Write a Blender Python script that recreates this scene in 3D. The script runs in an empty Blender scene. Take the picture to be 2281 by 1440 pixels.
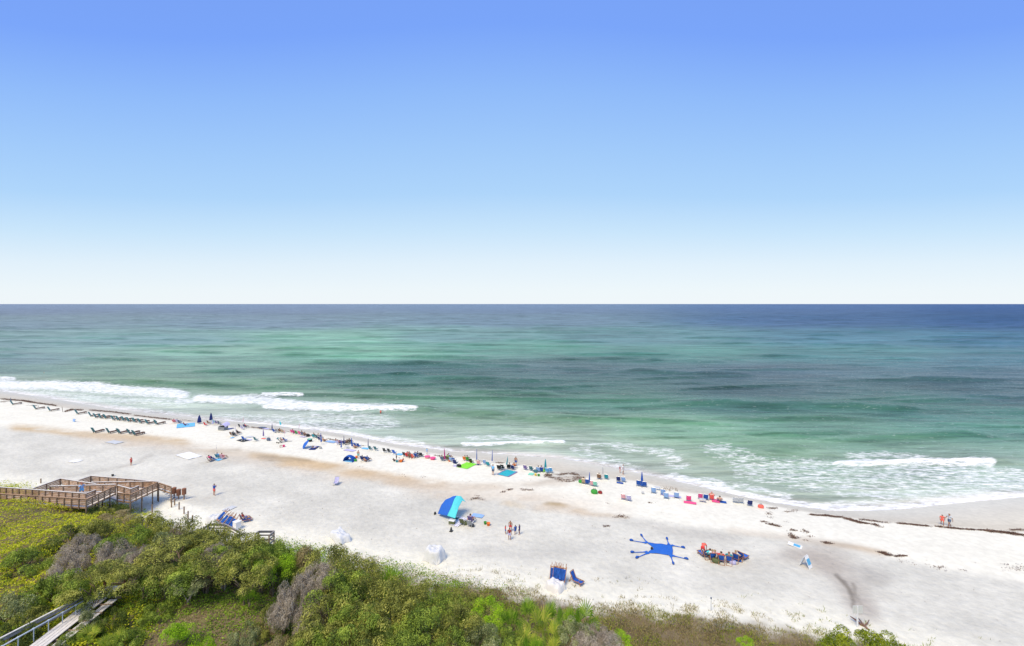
import bpy, math, random
import numpy as np
from mathutils import Vector, Matrix
R = math.radians
random.seed(7); rng = np.random.default_rng(7)
scene = bpy.context.scene
COL = scene.collection

# ------------------------------------------------------------------ camera, sky, sun, exposure
CAMZ, F, CU, CV = 31.5, 1000.0, 1140.5, 677.5      # eye height, focal length in photo pixels, horizon
cd = bpy.data.cameras.new('camera'); cam = bpy.data.objects.new('camera', cd); COL.objects.link(cam)
cam.location = (0, 0, CAMZ); cam.rotation_euler = (R(90), 0, 0)
cd.sensor_width = 36; cd.lens = 36*F/2281; cd.shift_y = -(720-CV)/2281
cd.clip_start = 0.5; cd.clip_end = 300000
scene.camera = cam
W = bpy.data.worlds.new('World'); scene.world = W; W.use_nodes = True
nt = W.node_tree; nt.nodes.clear()
out = nt.nodes.new('ShaderNodeOutputWorld'); bg = nt.nodes.new('ShaderNodeBackground')
sky = nt.nodes.new('ShaderNodeTexSky'); sky.sky_type = 'NISHITA'; sky.sun_disc = False
SUN_EL, SUN_AZ = 58, 215           # degrees; azimuth clockwise from +Y
sky.sun_elevation = R(SUN_EL); sky.sun_rotation = R(SUN_AZ)
sky.air_density = 1.0; sky.dust_density = 0.6; sky.ozone_density = 3.0; sky.altitude = 20
tc = nt.nodes.new('ShaderNodeTexCoord'); sp = nt.nodes.new('ShaderNodeSeparateXYZ')
rp = nt.nodes.new('ShaderNodeValToRGB')
nt.links.new(tc.outputs['Generated'], sp.inputs[0]); 
x2 = nt.nodes.new('ShaderNodeMath'); x2.operation = 'MULTIPLY'; nt.links.new(sp.outputs['X'], x2.inputs[0]); nt.links.new(sp.outputs['X'], x2.inputs[1])
x3 = nt.nodes.new('ShaderNodeMath'); x3.operation = 'MULTIPLY_ADD'; x3.inputs[1].default_value = .8; x3.inputs[2].default_value = 1; nt.links.new(x2.outputs[0], x3.inputs[0])
x4 = nt.nodes.new('ShaderNodeMath'); x4.operation = 'MULTIPLY'; nt.links.new(x3.outputs[0], x4.inputs[0]); nt.links.new(sp.outputs['Z'], x4.inputs[1]); nt.links.new(x4.outputs[0], rp.inputs[0])
def lin(c): return [((x/255+.055)/1.055)**2.4 if x > 10 else x/255/12.92 for x in c]
SKY = [(0.0,(244,251,255)),(0.03,(241,250,255)),(0.09,(229,244,255)),(0.16,(205,233,255)),(0.24,(178,217,255)),
       (0.33,(164,206,255)),(0.43,(147,191,255)),(0.53,(125,169,255)),(0.70,(121,160,244)),(1.0,(160,187,238))]
cr = rp.color_ramp
while len(cr.elements) < len(SKY): cr.elements.new(0.5)
for e, (p, c) in zip(cr.elements, SKY): e.position = p; e.color = (*lin(c), 1)
sc_ = nt.nodes.new('ShaderNodeVectorMath'); sc_.operation = 'SCALE'; sc_.inputs[3].default_value = 10.0
nt.links.new(rp.outputs[0], sc_.inputs[0])
mx = nt.nodes.new('ShaderNodeMix'); mx.data_type = 'RGBA'; mx.inputs[0].default_value = 0.93
nt.links.new(sky.outputs[0], mx.inputs[6]); nt.links.new(sc_.outputs[0], mx.inputs[7])
nt.links.new(mx.outputs[2], bg.inputs[0]); bg.inputs[1].default_value = 0.1
nt.links.new(bg.outputs[0], out.inputs[0])
sd = bpy.data.lights.new('sun', 'SUN'); sun = bpy.data.objects.new('sun', sd); COL.objects.link(sun)
sd.energy = 3.85; sd.angle = R(26); sd.color = (1.0, 0.86, 0.61)
az = R(SUN_AZ); el = R(SUN_EL)
sdir = Vector((math.sin(az)*math.cos(el), math.cos(az)*math.cos(el), math.sin(el)))
sun.rotation_euler = sdir.to_track_quat('Z', 'Y').to_euler(); sun.location = (0, -50, 90)
scene.view_settings.view_transform = 'Standard'; scene.view_settings.look = 'None'
scene.view_settings.exposure = 0.0; scene.view_settings.gamma = 1.0; scene.view_settings.use_curve_mapping = False
scene.render.engine = 'CYCLES'
scene.cycles.max_bounces = 6; scene.cycles.diffuse_bounces = 3; scene.cycles.glossy_bounces = 2
scene.cycles.transmission_bounces = 3; scene.cycles.transparent_max_bounces = 4

# ------------------------------------------------------------------ naming and tagging
def tag(o, label=None, cat=None, group=None, kind=None):
    if label: o['label'] = label
    if cat: o['category'] = cat
    if group: o['group'] = group
    if kind: o['kind'] = kind
    return o
def link(name, me, mat=None, parent=None, loc=None, rot=None, scale=None):
    o = bpy.data.objects.new(name, me); COL.objects.link(o)
    if mat is not None and me is not None:
        mats = mat if isinstance(mat, (list, tuple)) else [mat]
        while len(me.materials) < len(mats): me.materials.append(None)
        for i, m in enumerate(mats):
            o.material_slots[i].link = 'OBJECT'; o.material_slots[i].material = m
    if parent: o.parent = parent
    if loc is not None: o.location = loc
    if rot is not None: o.rotation_euler = rot if hasattr(rot, '__len__') else (0, 0, rot)
    if scale is not None: o.scale = (scale,)*3 if not hasattr(scale, '__len__') else scale
    return o

# ------------------------------------------------------------------ materials
_M = {}
def nodes(name):
    m = bpy.data.materials.new(name); m.use_nodes = True
    t = m.node_tree; b = t.nodes['Principled BSDF']
    return m, t, b
def mat(name, col, rough=0.75, var=0.12, scale=6.0, bump=0.0, spec=0.3, metal=0.0):
    if name in _M: return _M[name]
    m, t, b = nodes(name)
    c = nt_noise(t, scale, 4)
    r = t.nodes.new('ShaderNodeMapRange'); r.inputs[3].default_value = 1-var; r.inputs[4].default_value = 1+var
    r.inputs[1].default_value = .3; r.inputs[2].default_value = .7
    t.links.new(c.outputs[0], r.inputs[0])
    v = t.nodes.new('ShaderNodeVectorMath'); v.operation = 'SCALE'; v.inputs[0].default_value = col
    t.links.new(r.outputs[0], v.inputs[3]); t.links.new(v.outputs[0], b.inputs['Base Color'])
    b.inputs['Roughness'].default_value = rough; b.inputs['Specular IOR Level'].default_value = spec
    b.inputs['Metallic'].default_value = metal
    if bump:
        bp = t.nodes.new('ShaderNodeBump'); bp.inputs['Strength'].default_value = bump
        t.links.new(c.outputs[0], bp.inputs['Height']); t.links.new(bp.outputs[0], b.inputs['Normal'])
    _M[name] = m; return m
def nt_noise(t, scale, detail=4, rough=.55, coord='Object', sc=(1,1,1)):
    n = t.nodes.new('ShaderNodeTexNoise'); n.inputs['Scale'].default_value = scale
    n.inputs['Detail'].default_value = detail; n.inputs['Roughness'].default_value = rough
    c = t.nodes.new('ShaderNodeTexCoord'); mp = t.nodes.new('ShaderNodeMapping'); mp.inputs['Scale'].default_value = sc
    t.links.new(c.outputs[coord], mp.inputs[0]); t.links.new(mp.outputs[0], n.inputs['Vector'])
    return n
def leaf_mat(name, cols, transl=0.35, nscale=0.5, wr=.62):
    """foliage: every leaf (mesh island) takes its own shade of the plant's colours, broad noise drifts them"""
    if name in _M: return _M[name]
    m, t, b = nodes(name)
    g = t.nodes.new('ShaderNodeNewGeometry'); n = nt_noise(t, nscale, 3)
    a = t.nodes.new('ShaderNodeMath'); a.operation = 'MULTIPLY_ADD'; a.inputs[1].default_value = wr
    t.links.new(g.outputs['Random Per Island'], a.inputs[0])
    s = t.nodes.new('ShaderNodeMapRange'); s.inputs[1].default_value = .25; s.inputs[1].default_value = .25 if wr > .5 else .34; s.inputs[2].default_value = .75 if wr > .5 else .66; s.inputs[4].default_value = 1-wr
    t.links.new(n.outputs[0], s.inputs[0]); t.links.new(s.outputs[0], a.inputs[2])
    rmp = t.nodes.new('ShaderNodeValToRGB'); e = rmp.color_ramp
    while len(e.elements) < len(cols): e.elements.new(.5)
    for i, c in enumerate(cols): e.elements[i].position = i/(len(cols)-1); e.elements[i].color = (*c, 1)
    t.links.new(a.outputs[0], rmp.inputs[0]); t.links.new(rmp.outputs[0], b.inputs['Base Color'])
    b.inputs['Roughness'].default_value = .65; b.inputs['Specular IOR Level'].default_value = .22
    tr = t.nodes.new('ShaderNodeBsdfTranslucent'); t.links.new(rmp.outputs[0], tr.inputs[0])
    ms = t.nodes.new('ShaderNodeMixShader'); ms.inputs[0].default_value = transl
    o = t.nodes['Material Output']
    t.links.new(b.outputs[0], ms.inputs[1]); t.links.new(tr.outputs[0], ms.inputs[2]); t.links.new(ms.outputs[0], o.inputs[0])
    _M[name] = m; return m

# ------------------------------------------------------------------ numpy value noise
def vnoise(x, y, seed=0):
    xi = np.floor(x).astype(np.int64); yi = np.floor(y).astype(np.int64); fx = x-xi; fy = y-yi
    fx = fx*fx*(3-2*fx); fy = fy*fy*(3-2*fy)
    def h(a, b):
        n = (a*374761393 + b*668265263 + seed*1442695041) & 0x7fffffff
        n = ((n ^ (n >> 13))*1274126177) & 0x7fffffff
        n = (n ^ (n >> 16)) & 0xffff
        return n/65535.0
    return (h(xi,yi)*(1-fx)+h(xi+1,yi)*fx)*(1-fy) + (h(xi,yi+1)*(1-fx)+h(xi+1,yi+1)*fx)*fy
def fbm(x, y, seed=0, oct=4):
    s = 0; a = 1; tot = 0
    for i in range(oct):
        s = s + a*vnoise(x*2**i, y*2**i, seed+i*17); tot += a; a *= .5
    return s/tot
def sstep(a, b, x):
    t = np.clip((x-a)/(b-a), 0, 1); return t*t*(3-2*t)

# ------------------------------------------------------------------ plan of the coast
def px(u, v, z=0.0):                      # where the sight line through a photo point meets height z
    Y = (CAMZ-z)*F/(v-CV); return ((u-CU)/F*Y, Y)
EDGE = [(-900,812),(-400,838),(0,872),(100,886),(250,911),(400,928),(600,947),(760,967),(880,990),(1000,1006),(1120,1013),(1250,1022),(1380,1046),
        (1480,1067),(1560,1085),(1700,1117),(1850,1139),(2000,1137),(2100,1125),(2281,1108),(2700,1105),(3300,1120)]
SX, SY = np.array([px(u, v) for u, v in EDGE]).T
TOE = [(-900,960),(0,1075),(180,1100),(300,1130),(440,1160),(640,1200),(780,1225),(880,1245),(1000,1275),(1150,1303),(1300,1328),
       (1500,1352),(1700,1372),(1900,1402),(2050,1440),(2281,1500),(2900,1640)]
TX, TY = np.array([px(u, v, 1.8) for u, v in TOE]).T
def inland(X, Y): return (np.interp(X, TX, TY)-Y)*.93        # metres landward of the dune toe
def ashore(X, Y): return (np.interp(X, SX, SY)-Y)*.92        # metres landward of the water's edge
def gz(X, Y):
    X = np.asarray(X, float); Y = np.asarray(Y, float)
    s = ashore(X, Y)
    z = np.where(s < 0, s*.055, 1.45*(1-np.exp(-np.maximum(s, 0)/8.0)))
    z = np.maximum(z, -4)
    z = z + .10*(fbm(X*.12, Y*.3, 3)-.5)*sstep(4, 14, s)
    t = inland(X, Y)
    left = sstep(-12, -34, X)
    Hd = 2.4+1.9*left; Ln = 15-3*left
    z = z + Hd*sstep(-1.0, 1, t/Ln*2-1+0.0)*1.0
    z = z + .7*(fbm(X*.16, Y*.16, 11)-.45)*sstep(1, 8, t)
    return z
def G(u, v):                              # ground point seen at a photo point
    z = 1.3
    for _ in range(40):
        X, Y = px(u, v, z); z = .5*z+.5*float(gz(X, Y))
    return Vector((X, Y, float(gz(X, Y))))
def proj(X, Y, Z): return CU+X/Y*F, CV+(CAMZ-Z)/Y*F

def stroke(U, V, pts, hw, soft=.5, vs=2.6):
    """0..1 inside a band round a polyline; hw is the half width in photo pixels across the line (v stretched by vs)"""
    best = np.full(U.shape, 1e9); P = [(a, b*vs) for a, b in pts]; VV = V*vs
    for (ax, ay), (bx, by) in zip(P[:-1], P[1:]):
        dx, dy = bx-ax, by-ay; L = dx*dx+dy*dy
        t = np.clip(((U-ax)*dx+(VV-ay)*dy)/L, 0, 1)
        best = np.minimum(best, np.hypot(U-ax-t*dx, VV-ay-t*dy))
    return 1-sstep(hw*vs*(1-soft), hw*vs*(1+soft), best)
def grid_mesh(name, P, keep, attrs):
    n, m, _ = P.shape
    idx = np.arange(n*m).reshape(n, m)
    f = np.stack([idx[:-1, :-1], idx[:-1, 1:], idx[1:, 1:], idx[1:, :-1]], -1).reshape(-1, 4)
    k = (keep[:-1, :-1] | keep[:-1, 1:] | keep[1:, 1:] | keep[1:, :-1]).reshape(-1); f = f[k]
    me = bpy.data.meshes.new(name)
    me.vertices.add(n*m); me.vertices.foreach_set('co', P.reshape(-1).astype(np.float32))
    me.loops.add(f.size); me.loops.foreach_set('vertex_index', f.reshape(-1).astype(np.int32))
    me.polygons.add(len(f)); me.polygons.foreach_set('loop_start', np.arange(0, f.size, 4, dtype=np.int32))
    me.polygons.foreach_set('use_smooth', np.ones(len(f), bool))
    me.update(calc_edges=True)
    for an, (typ, data) in attrs.items():
        a = me.attributes.new(an, typ, 'POINT')
        if typ == 'FLOAT': a.data.foreach_set('value', data.reshape(-1).astype(np.float32))
        else:
            d = np.concatenate([data.reshape(-1, 3), np.ones((n*m, 1))], 1); a.data.foreach_set('color', d.reshape(-1).astype(np.float32))
    return me
def blend(U, V, pts, su=220., sv=22.):
    """smooth interpolation of colours given at photo points"""
    w = np.zeros(U.shape); c = np.zeros(U.shape+(3,))
    for u, v, col in pts:
        d = ((U-u)/su)**2+((V-v)/(sv*(0.45+abs(v-CV)/260)))**2
        k = 1/(d*d+.02); w += k; c += k[..., None]*np.array(col)
    return c/w[..., None]

# ------------------------------------------------------------------ sea
tcol = np.concatenate([np.linspace(-4, -1.25, 30, endpoint=False), np.linspace(-1.25, 1.25, 1000), np.linspace(1.25, 4, 31)[1:]])
dv = np.concatenate([[.25, .6, 1.0, 1.6, 2.4], np.arange(3.4, 110, 1.6), np.arange(110, 540, 2.0)])
Yr = CAMZ*F/dv
TT, YY = np.meshgrid(tcol, Yr); XX = TT*YY
U, V = proj(XX, YY, 0)
s = -ashore(XX, YY)                                       # metres offshore
calm = sstep(0, 14, s)
wob = 9*(fbm(XX*.012, YY*.02, 31)-.5)+3.0*(fbm(XX*.05, YY*.03, 5)-.5)
n1 = s+wob*2.2
far = sstep(2600, 700, YY)
crest = YY+.11*XX+wob*1.6+9*(fbm(XX*.006, YY*.012, 131)-.5)
lam = 16+YY*.035
ph = 2*np.pi*crest/lam
patch = sstep(.40, .72, fbm(XX*.022, YY*.05, 77))
swell = (.5+.5*np.sin(ph))**3*(.68+YY*.0022)*patch
swell2 = (.5+.5*np.sin(2*np.pi*(crest+wob*1.5+3)/8.3))**2*.15*sstep(.35, .7, fbm(XX*.05+9, YY*.1, 123))
chop = (.13*(fbm(XX*.35, YY*.6, 91, 3)-.5)+.07*(fbm(XX*.9, YY*1.3, 92, 2)-.5))*sstep(420, 140, YY)
Z = (swell+swell2+chop)*calm*far + .10*(1-np.exp(-np.maximum(s, 0)/4))
RIDGES = [([(585,877),(680,880),(780,882),(880,886),(1000,889),(1100,889),(1300,893),(1430,894),(1540,890)],.62),
          ([(905,918),(950,917),(965,914)],.5), ([(1000,924),(1060,925),(1130,924)],.5),
          ([(1165,934),(1240,935),(1310,937),(1450,938),(1560,944),(1640,947)],.62),
          ([(1560,930),(1680,936),(1760,932),(1860,931),(1930,936)],.42), ([(1330,905),(1440,907),(1530,902),(1640,897)],.36),
          ([(1640,962),(1740,968),(1850,967),(1900,964)],.4),
          ([(1870,980),(1960,976),(2060,973),(2150,968),(2230,976)],.65), ([(1690,1006),(1760,1002),(1800,999)],.45),
          ([(2190,1030),(2281,1026)],.5), ([(690,995),(830,1000),(960,997),(1010,997)],.25), ([(1020,994),(1120,995),(1250,990),(1320,992)],.4),
          ([(1900,905),(2010,895),(2120,890),(2200,893)],.45), ([(850,832),(1000,836),(1120,828)],.3), ([(1040,855),(1170,850),(1260,846)],.35),
          ([(150,804),(240,803),(330,802)],.32), ([(1300,838),(1420,826),(1560,818)],.28), ([(930,772),(1100,776),(1250,776)],.3),
          ([(690,833),(800,838),(930,834),(1010,828)],.5), ([(760,858),(900,860),(1060,852)],.5), ([(1060,866),(1220,866),(1350,858)],.5), ([(1500,870),(1650,862),(1800,858)],.5), ([(1380,848),(1500,842),(1640,838)],.45), ([(1720,905),(1860,896),(1990,888),(2120,880)],.5), ([(860,812),(1040,808),(1180,806)],.45), ([(1540,828),(1700,824),(1900,822)],.45), ([(600,790),(760,788),(900,786)],.4), ([(1180,795),(1350,800),(1500,798)],.45), ([(1750,780),(1900,776),(2100,778)],.4), ([(1850,850),(2050,846),(2240,850)],.5),
          ([(1480,800),(1600,801),(1660,802)],.3), ([(200,850),(300,852),(420,858),(560,854)],.25)]
FRONT = np.zeros(XX.shape)
for pts, a in RIDGES:
    q = [px(*p) for p in pts]; best = np.full(XX.shape, 1e9); side = np.zeros(XX.shape); tt = np.zeros(XX.shape)
    for i, ((ax, ay), (bx, by)) in enumerate(zip(q[:-1], q[1:])):
        dx, dy = bx-ax, by-ay; L = math.hypot(dx, dy)
        t = np.clip(((XX-ax)*dx+(YY-ay)*dy)/L/L, 0, 1); d = np.hypot(XX-ax-t*dx, YY-ay-t*dy)
        sd_ = ((XX-ax)*-dy+(YY-ay)*dx)/L
        m = d < best; best = np.where(m, d, best); side = np.where(m, sd_, side); tt = np.where(m, (i+t)/(len(q)-1), tt)
    wdt = np.where(side > 0, 3.4, 1.5)                     # gentle back, steep face towards the beach
    FRONT = np.maximum(FRONT, min(1, a*1.6)*np.exp(-(best/(1.4+YY*.012))**2)*sstep(2.4, -.8, side)*np.sin(np.pi*np.clip(tt, .02, .98))**.5)
    Z += a*np.exp(-(best/wdt)**2)*np.sin(np.pi*np.clip(tt, .02, .98))**.5*sstep(.5, 6, s)
WC = [(0,690,(.17,.235,.37)),(600,690,(.165,.235,.375)),(1140,690,(.15,.225,.37)),(1800,690,(.105,.18,.35)),(2281,690,(.075,.145,.32)),
      (0,720,(.19,.27,.37)),(600,720,(.18,.26,.38)),(1140,715,(.16,.245,.37)),(1800,715,(.09,.165,.33)),(2281,720,(.06,.13,.30)),
      (0,760,(.21,.32,.36)),(350,760,(.19,.31,.36)),(760,755,(.22,.42,.38)),(1000,752,(.16,.29,.34)),(1400,755,(.13,.25,.31)),(1900,755,(.09,.21,.31)),(2281,760,(.06,.16,.28)),
      (0,800,(.20,.29,.31)),(450,785,(.25,.42,.36)),(760,790,(.20,.42,.33)),(1150,776,(.13,.30,.27)),(1500,790,(.10,.25,.24)),(1900,790,(.08,.21,.24)),(2281,800,(.07,.17,.23)),
      (0,830,(.22,.32,.27)),(300,830,(.23,.34,.25)),(600,825,(.18,.32,.25)),(900,825,(.10,.20,.20)),(1300,820,(.11,.18,.20)),(1700,830,(.10,.16,.20)),(2281,840,(.08,.14,.18)),
      (0,850,(.36,.46,.33)),(250,855,(.30,.43,.28)),(560,860,(.22,.36,.24)),(800,855,(.10,.21,.18)),(1200,860,(.10,.18,.18)),(1700,870,(.10,.16,.19)),(2281,880,(.08,.14,.17)),
      (450,880,(.45,.55,.45)),(700,893,(.35,.46,.38)),(1000,900,(.25,.38,.31)),(1300,905,(.16,.30,.25)),(1700,905,(.11,.22,.21)),(2100,920,(.10,.21,.19)),
      (0,878,(.62,.64,.54)),(300,900,(.60,.64,.56)),(600,935,(.52,.58,.50)),(800,950,(.45,.54,.46)),(1000,950,(.34,.47,.36)),(1250,960,(.38,.50,.38)),(1500,960,(.27,.42,.30)),(1800,950,(.17,.30,.23)),(2200,960,(.12,.25,.20)),
      (1000,990,(.38,.50,.38)),(1250,1000,(.45,.54,.42)),(1450,1000,(.40,.52,.38)),(1700,1000,(.27,.41,.28)),(2000,1000,(.20,.33,.25)),(2281,1010,(.14,.28,.21)),
      (1400,1040,(.47,.54,.43)),(1600,1050,(.38,.49,.34)),(1800,1070,(.30,.43,.31)),(2100,1070,(.30,.41,.33)),(2281,1080,(.34,.42,.36)),(1800,1110,(.40,.49,.38)),(2050,1110,(.46,.52,.44))]
wc = blend(U, V, WC)
wc = wc*(1+.16*(fbm(XX*.01, YY*.03, 44)-.5)[..., None])
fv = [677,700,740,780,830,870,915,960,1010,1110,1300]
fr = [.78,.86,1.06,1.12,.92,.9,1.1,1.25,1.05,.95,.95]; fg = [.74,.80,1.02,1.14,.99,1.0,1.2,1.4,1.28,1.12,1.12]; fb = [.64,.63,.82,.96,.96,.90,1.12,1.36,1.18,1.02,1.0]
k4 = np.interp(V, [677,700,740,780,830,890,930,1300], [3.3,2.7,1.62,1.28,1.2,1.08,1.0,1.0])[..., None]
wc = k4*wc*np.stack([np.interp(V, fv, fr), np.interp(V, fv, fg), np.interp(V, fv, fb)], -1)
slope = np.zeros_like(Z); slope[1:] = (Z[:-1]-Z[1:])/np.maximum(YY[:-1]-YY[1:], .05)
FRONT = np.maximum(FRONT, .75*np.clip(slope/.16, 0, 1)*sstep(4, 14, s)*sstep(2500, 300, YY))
wc = wc*(1-.8*FRONT[..., None])+.8*FRONT[..., None]*(.45*wc*np.array((.35, .75, .5))+.6*np.array((.045, .13, .085)))  # wave faces: weaker sky reflection painted in as darker, greener water colour
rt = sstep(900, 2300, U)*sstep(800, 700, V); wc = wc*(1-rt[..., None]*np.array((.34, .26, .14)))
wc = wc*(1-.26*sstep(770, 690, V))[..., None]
e1 = (.74*sstep(34, 2, s)*(.6+.9*(fbm(XX*.06, YY*.1, 301)-.2)))[..., None]
wc = wc*(1-e1)+np.array((.80, .88, .76))*e1
edge = sstep(4.0, 0.2, s)[..., None]
wc = wc*(1-edge)+np.array((.98, .92, .84))*edge
FOAM = [([(10,858),(100,860),(200,864),(320,872),(380,875),(400,880)],9.5,1.0),([(0,872),(120,880),(260,892),(400,900)],8,.52),([(0,846),(25,846)],4,.85),([(150,868),(300,880),(400,885)],4,.75),
        ([(400,896),(450,892),(540,886),(600,883)],6,.75),([(450,890),(560,892),(620,896),(700,905),(800,908)],9,.95),([(600,906),(700,910),(800,912),(898,913)],7,1.0),
        ([(590,879),(630,878),(665,880)],3.5,1.0),([(800,903),(850,902),(890,907)],4,.7),([(850,912),(905,912),(915,915)],5,1.0),
        ([(500,930),(600,935),(700,930),(850,935)],10,.52),([(690,945),(790,950),(870,945)],10,.55),([(420,935),(560,943),(700,955),(760,963),(870,984)],3.5,.85),
        ([(860,975),(940,990)],4,.62),([(880,988),(1000,1001)],3,.7),
        ([(1032,992),(1100,993),(1180,992),(1250,988)],3,1.05),([(1060,980),(1140,976),(1210,982)],8,.60),
        ([(1290,1003),(1340,1020),(1420,1050)],10,.50),([(1380,998),(1480,1010),(1510,1040)],9,.50),([(1300,992),(1400,992)],4,.52),
        ([(1600,1005),(1660,1030),(1700,1065)],16,.54),([(1700,1050),(1850,1060),(2000,1075),(2200,1080)],28,.56),([(1800,1080),(2000,1100),(2150,1095)],20,.52),
        ([(1875,1035),(1950,1032),(2060,1031),(2160,1034),(2200,1036)],7,1.05),([(1900,1018),(1980,1014),(2060,1024)],8,.62),([(2000,1045),(2150,1055),(2281,1060)],14,.64),
        ([(2100,1068),(2281,1080)],14,.66),([(1850,1125),(2000,1118),(2281,1098)],5,.6),([(1700,1040),(1800,1035),(1900,1045)],12,.56),
        ([(1260,1020),(1330,1028),(1430,1056),(1500,1068)],5,.6),([(1500,1062),(1560,1074),(1620,1090)],7,.86),([(1620,1096),(1760,1122),(1850,1132),(1960,1134),(2100,1122),(2200,1109),(2281,1104)],6,.95),
        ([(1500,1075),(1600,1095),(1700,1112)],6,.8),([(1560,1068),(1660,1085),(1760,1108)],6,.62),([(0,868),(120,884)],4,.6),([(250,905),(420,925)],4,.5)]
foam = np.zeros(U.shape)
jig = 5*(fbm(U*.02, V*.05, 8)-.5)
for pts, hw, a in FOAM: foam = np.maximum(foam, a*stroke(U+jig*3, V+jig, pts, hw, .45))
foam = np.maximum(foam, .5*sstep(2.4, .2, s)*(s > -3))
foam = foam*(s > -3)
Z += .22*np.clip(foam-.7, 0, .4)/.4*sstep(3, 8, s)*(.6+.8*fbm(XX*.8, YY*.8, 55))
keep = (s > -3.5)
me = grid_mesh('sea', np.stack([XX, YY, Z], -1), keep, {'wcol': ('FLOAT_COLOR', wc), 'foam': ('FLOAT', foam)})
m, t, b = nodes('sea_water')
ac = t.nodes.new('ShaderNodeAttribute'); ac.attribute_name = 'wcol'
af = t.nodes.new('ShaderNodeAttribute'); af.attribute_name = 'foam'
lace = nt_noise(t, .85, 8, .68, sc=(.6, 1.6, 1)); fine = nt_noise(t, 3.2, 4, .6, sc=(.7, 1.5, 1))
ml = t.nodes.new('ShaderNodeMapRange'); ml.inputs[1].default_value = .36; ml.inputs[2].default_value = .64
t.links.new(lace.outputs[0], ml.inputs[0])
fm = t.nodes.new('ShaderNodeMath'); fm.operation = 'MULTIPLY_ADD'; fm.inputs[1].default_value = .35
t.links.new(fine.outputs[0], fm.inputs[0]); t.links.new(ml.outputs[0], fm.inputs[2])
ad = t.nodes.new('ShaderNodeMath'); ad.operation = 'ADD'; t.links.new(fm.outputs[0], ad.inputs[0]); t.links.new(af.outputs['Fac'], ad.inputs[1])
mr = t.nodes.new('ShaderNodeMapRange'); mr.inputs[1].default_value = 1.05; mr.inputs[2].default_value = 1.78
t.links.new(ad.outputs[0], mr.inputs[0])
big = nt_noise(t, .03, 5, .6, sc=(.6, 1.6, 1))
bm_ = t.nodes.new('ShaderNodeMapRange'); bm_.inputs[1].default_value = .3; bm_.inputs[2].default_value = .7; bm_.inputs[3].default_value = .78; bm_.inputs[4].default_value = 1.22
t.links.new(big.outputs[0], bm_.inputs[0])
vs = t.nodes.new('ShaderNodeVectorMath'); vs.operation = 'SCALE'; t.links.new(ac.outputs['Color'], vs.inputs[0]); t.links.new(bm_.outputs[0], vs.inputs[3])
stk = nt_noise(t, .05, 6, .6, sc=(.55, 3.2, 1)); sm = t.nodes.new('ShaderNodeMapRange'); sm.inputs[1].default_value = .50; sm.inputs[2].default_value = .66; sm.inputs[3].default_value = 1.06; sm.inputs[4].default_value = .66
t.links.new(stk.outputs[0], sm.inputs[0])
st2 = nt_noise(t, .22, 5, .62, sc=(.4, 2.6, 1)); sm2 = t.nodes.new('ShaderNodeMapRange'); sm2.inputs[1].default_value = .48; sm2.inputs[2].default_value = .68; sm2.inputs[3].default_value = 1.06; sm2.inputs[4].default_value = .72
t.links.new(st2.outputs[0], sm2.inputs[0])
mm = t.nodes.new('ShaderNodeMath'); mm.operation = 'MULTIPLY'; t.links.new(sm.outputs[0], mm.inputs[0]); t.links.new(bm_.outputs[0], mm.inputs[1])
st0 = nt_noise(t, .012, 9, .68, sc=(.6, 2.6, 1)); sm0 = t.nodes.new('ShaderNodeMapRange'); sm0.inputs[1].default_value = .40; sm0.inputs[2].default_value = .64; sm0.inputs[3].default_value = 1.12; sm0.inputs[4].default_value = .80
t.links.new(st0.outputs[0], sm0.inputs[0]); mm0 = t.nodes.new('ShaderNodeMath'); mm0.operation = 'MULTIPLY'; t.links.new(sm0.outputs[0], mm0.inputs[0]); t.links.new(mm.outputs[0], mm0.inputs[1]); mm = mm0
mm2 = t.nodes.new('ShaderNodeMath'); mm2.operation = 'MULTIPLY'; t.links.new(mm.outputs[0], mm2.inputs[0]); t.links.new(sm2.outputs[0], mm2.inputs[1]); t.links.new(mm2.outputs[0], vs.inputs[3])
vs2 = t.nodes.new('ShaderNodeVectorMath'); vs2.operation = 'SCALE'; vs2.inputs[3].default_value = .62; t.links.new(vs.outputs[0], vs2.inputs[0])
mc = t.nodes.new('ShaderNodeMix'); mc.data_type = 'RGBA'; mc.inputs[7].default_value = (.86, .87, .88, 1)
t.links.new(mr.outputs[0], mc.inputs[0]); t.links.new(vs2.outputs[0], mc.inputs[6]); t.links.new(mc.outputs[2], b.inputs['Base Color'])
b.inputs['IOR'].default_value = 1.33; b.inputs['Specular IOR Level'].default_value = .045
rr = t.nodes.new('ShaderNodeMapRange'); rr.inputs[3].default_value = .2; rr.inputs[4].default_value = .8
t.links.new(mr.outputs[0], rr.inputs[0])
gp_ = t.nodes.new('ShaderNodeTexCoord'); sy = t.nodes.new('ShaderNodeSeparateXYZ'); t.links.new(gp_.outputs['Object'], sy.inputs[0])
fr_ = t.nodes.new('ShaderNodeMapRange'); fr_.inputs[1].default_value = 120; fr_.inputs[2].default_value = 1200; fr_.inputs[3].default_value = 0; fr_.inputs[4].default_value = .55; t.links.new(sy.outputs['Y'], fr_.inputs[0])
ra = t.nodes.new('ShaderNodeMath'); ra.operation = 'ADD'; ra.use_clamp = True; t.links.new(rr.outputs[0], ra.inputs[0]); t.links.new(fr_.outputs[0], ra.inputs[1]); t.links.new(ra.outputs[0], b.inputs['Roughness'])
r1 = nt_noise(t, .35, 5, .6, sc=(.5, 1.7, 1)); r2 = nt_noise(t, 1.8, 3, .6, sc=(.6, 1.6, 1)); r0 = nt_noise(t, .06, 4, .6, sc=(.45, 1.8, 1))
bp0 = t.nodes.new('ShaderNodeBump'); bp0.inputs['Distance'].default_value = 2.6; bp0.inputs['Strength'].default_value = .75; t.links.new(r0.outputs[0], bp0.inputs['Height'])
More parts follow.
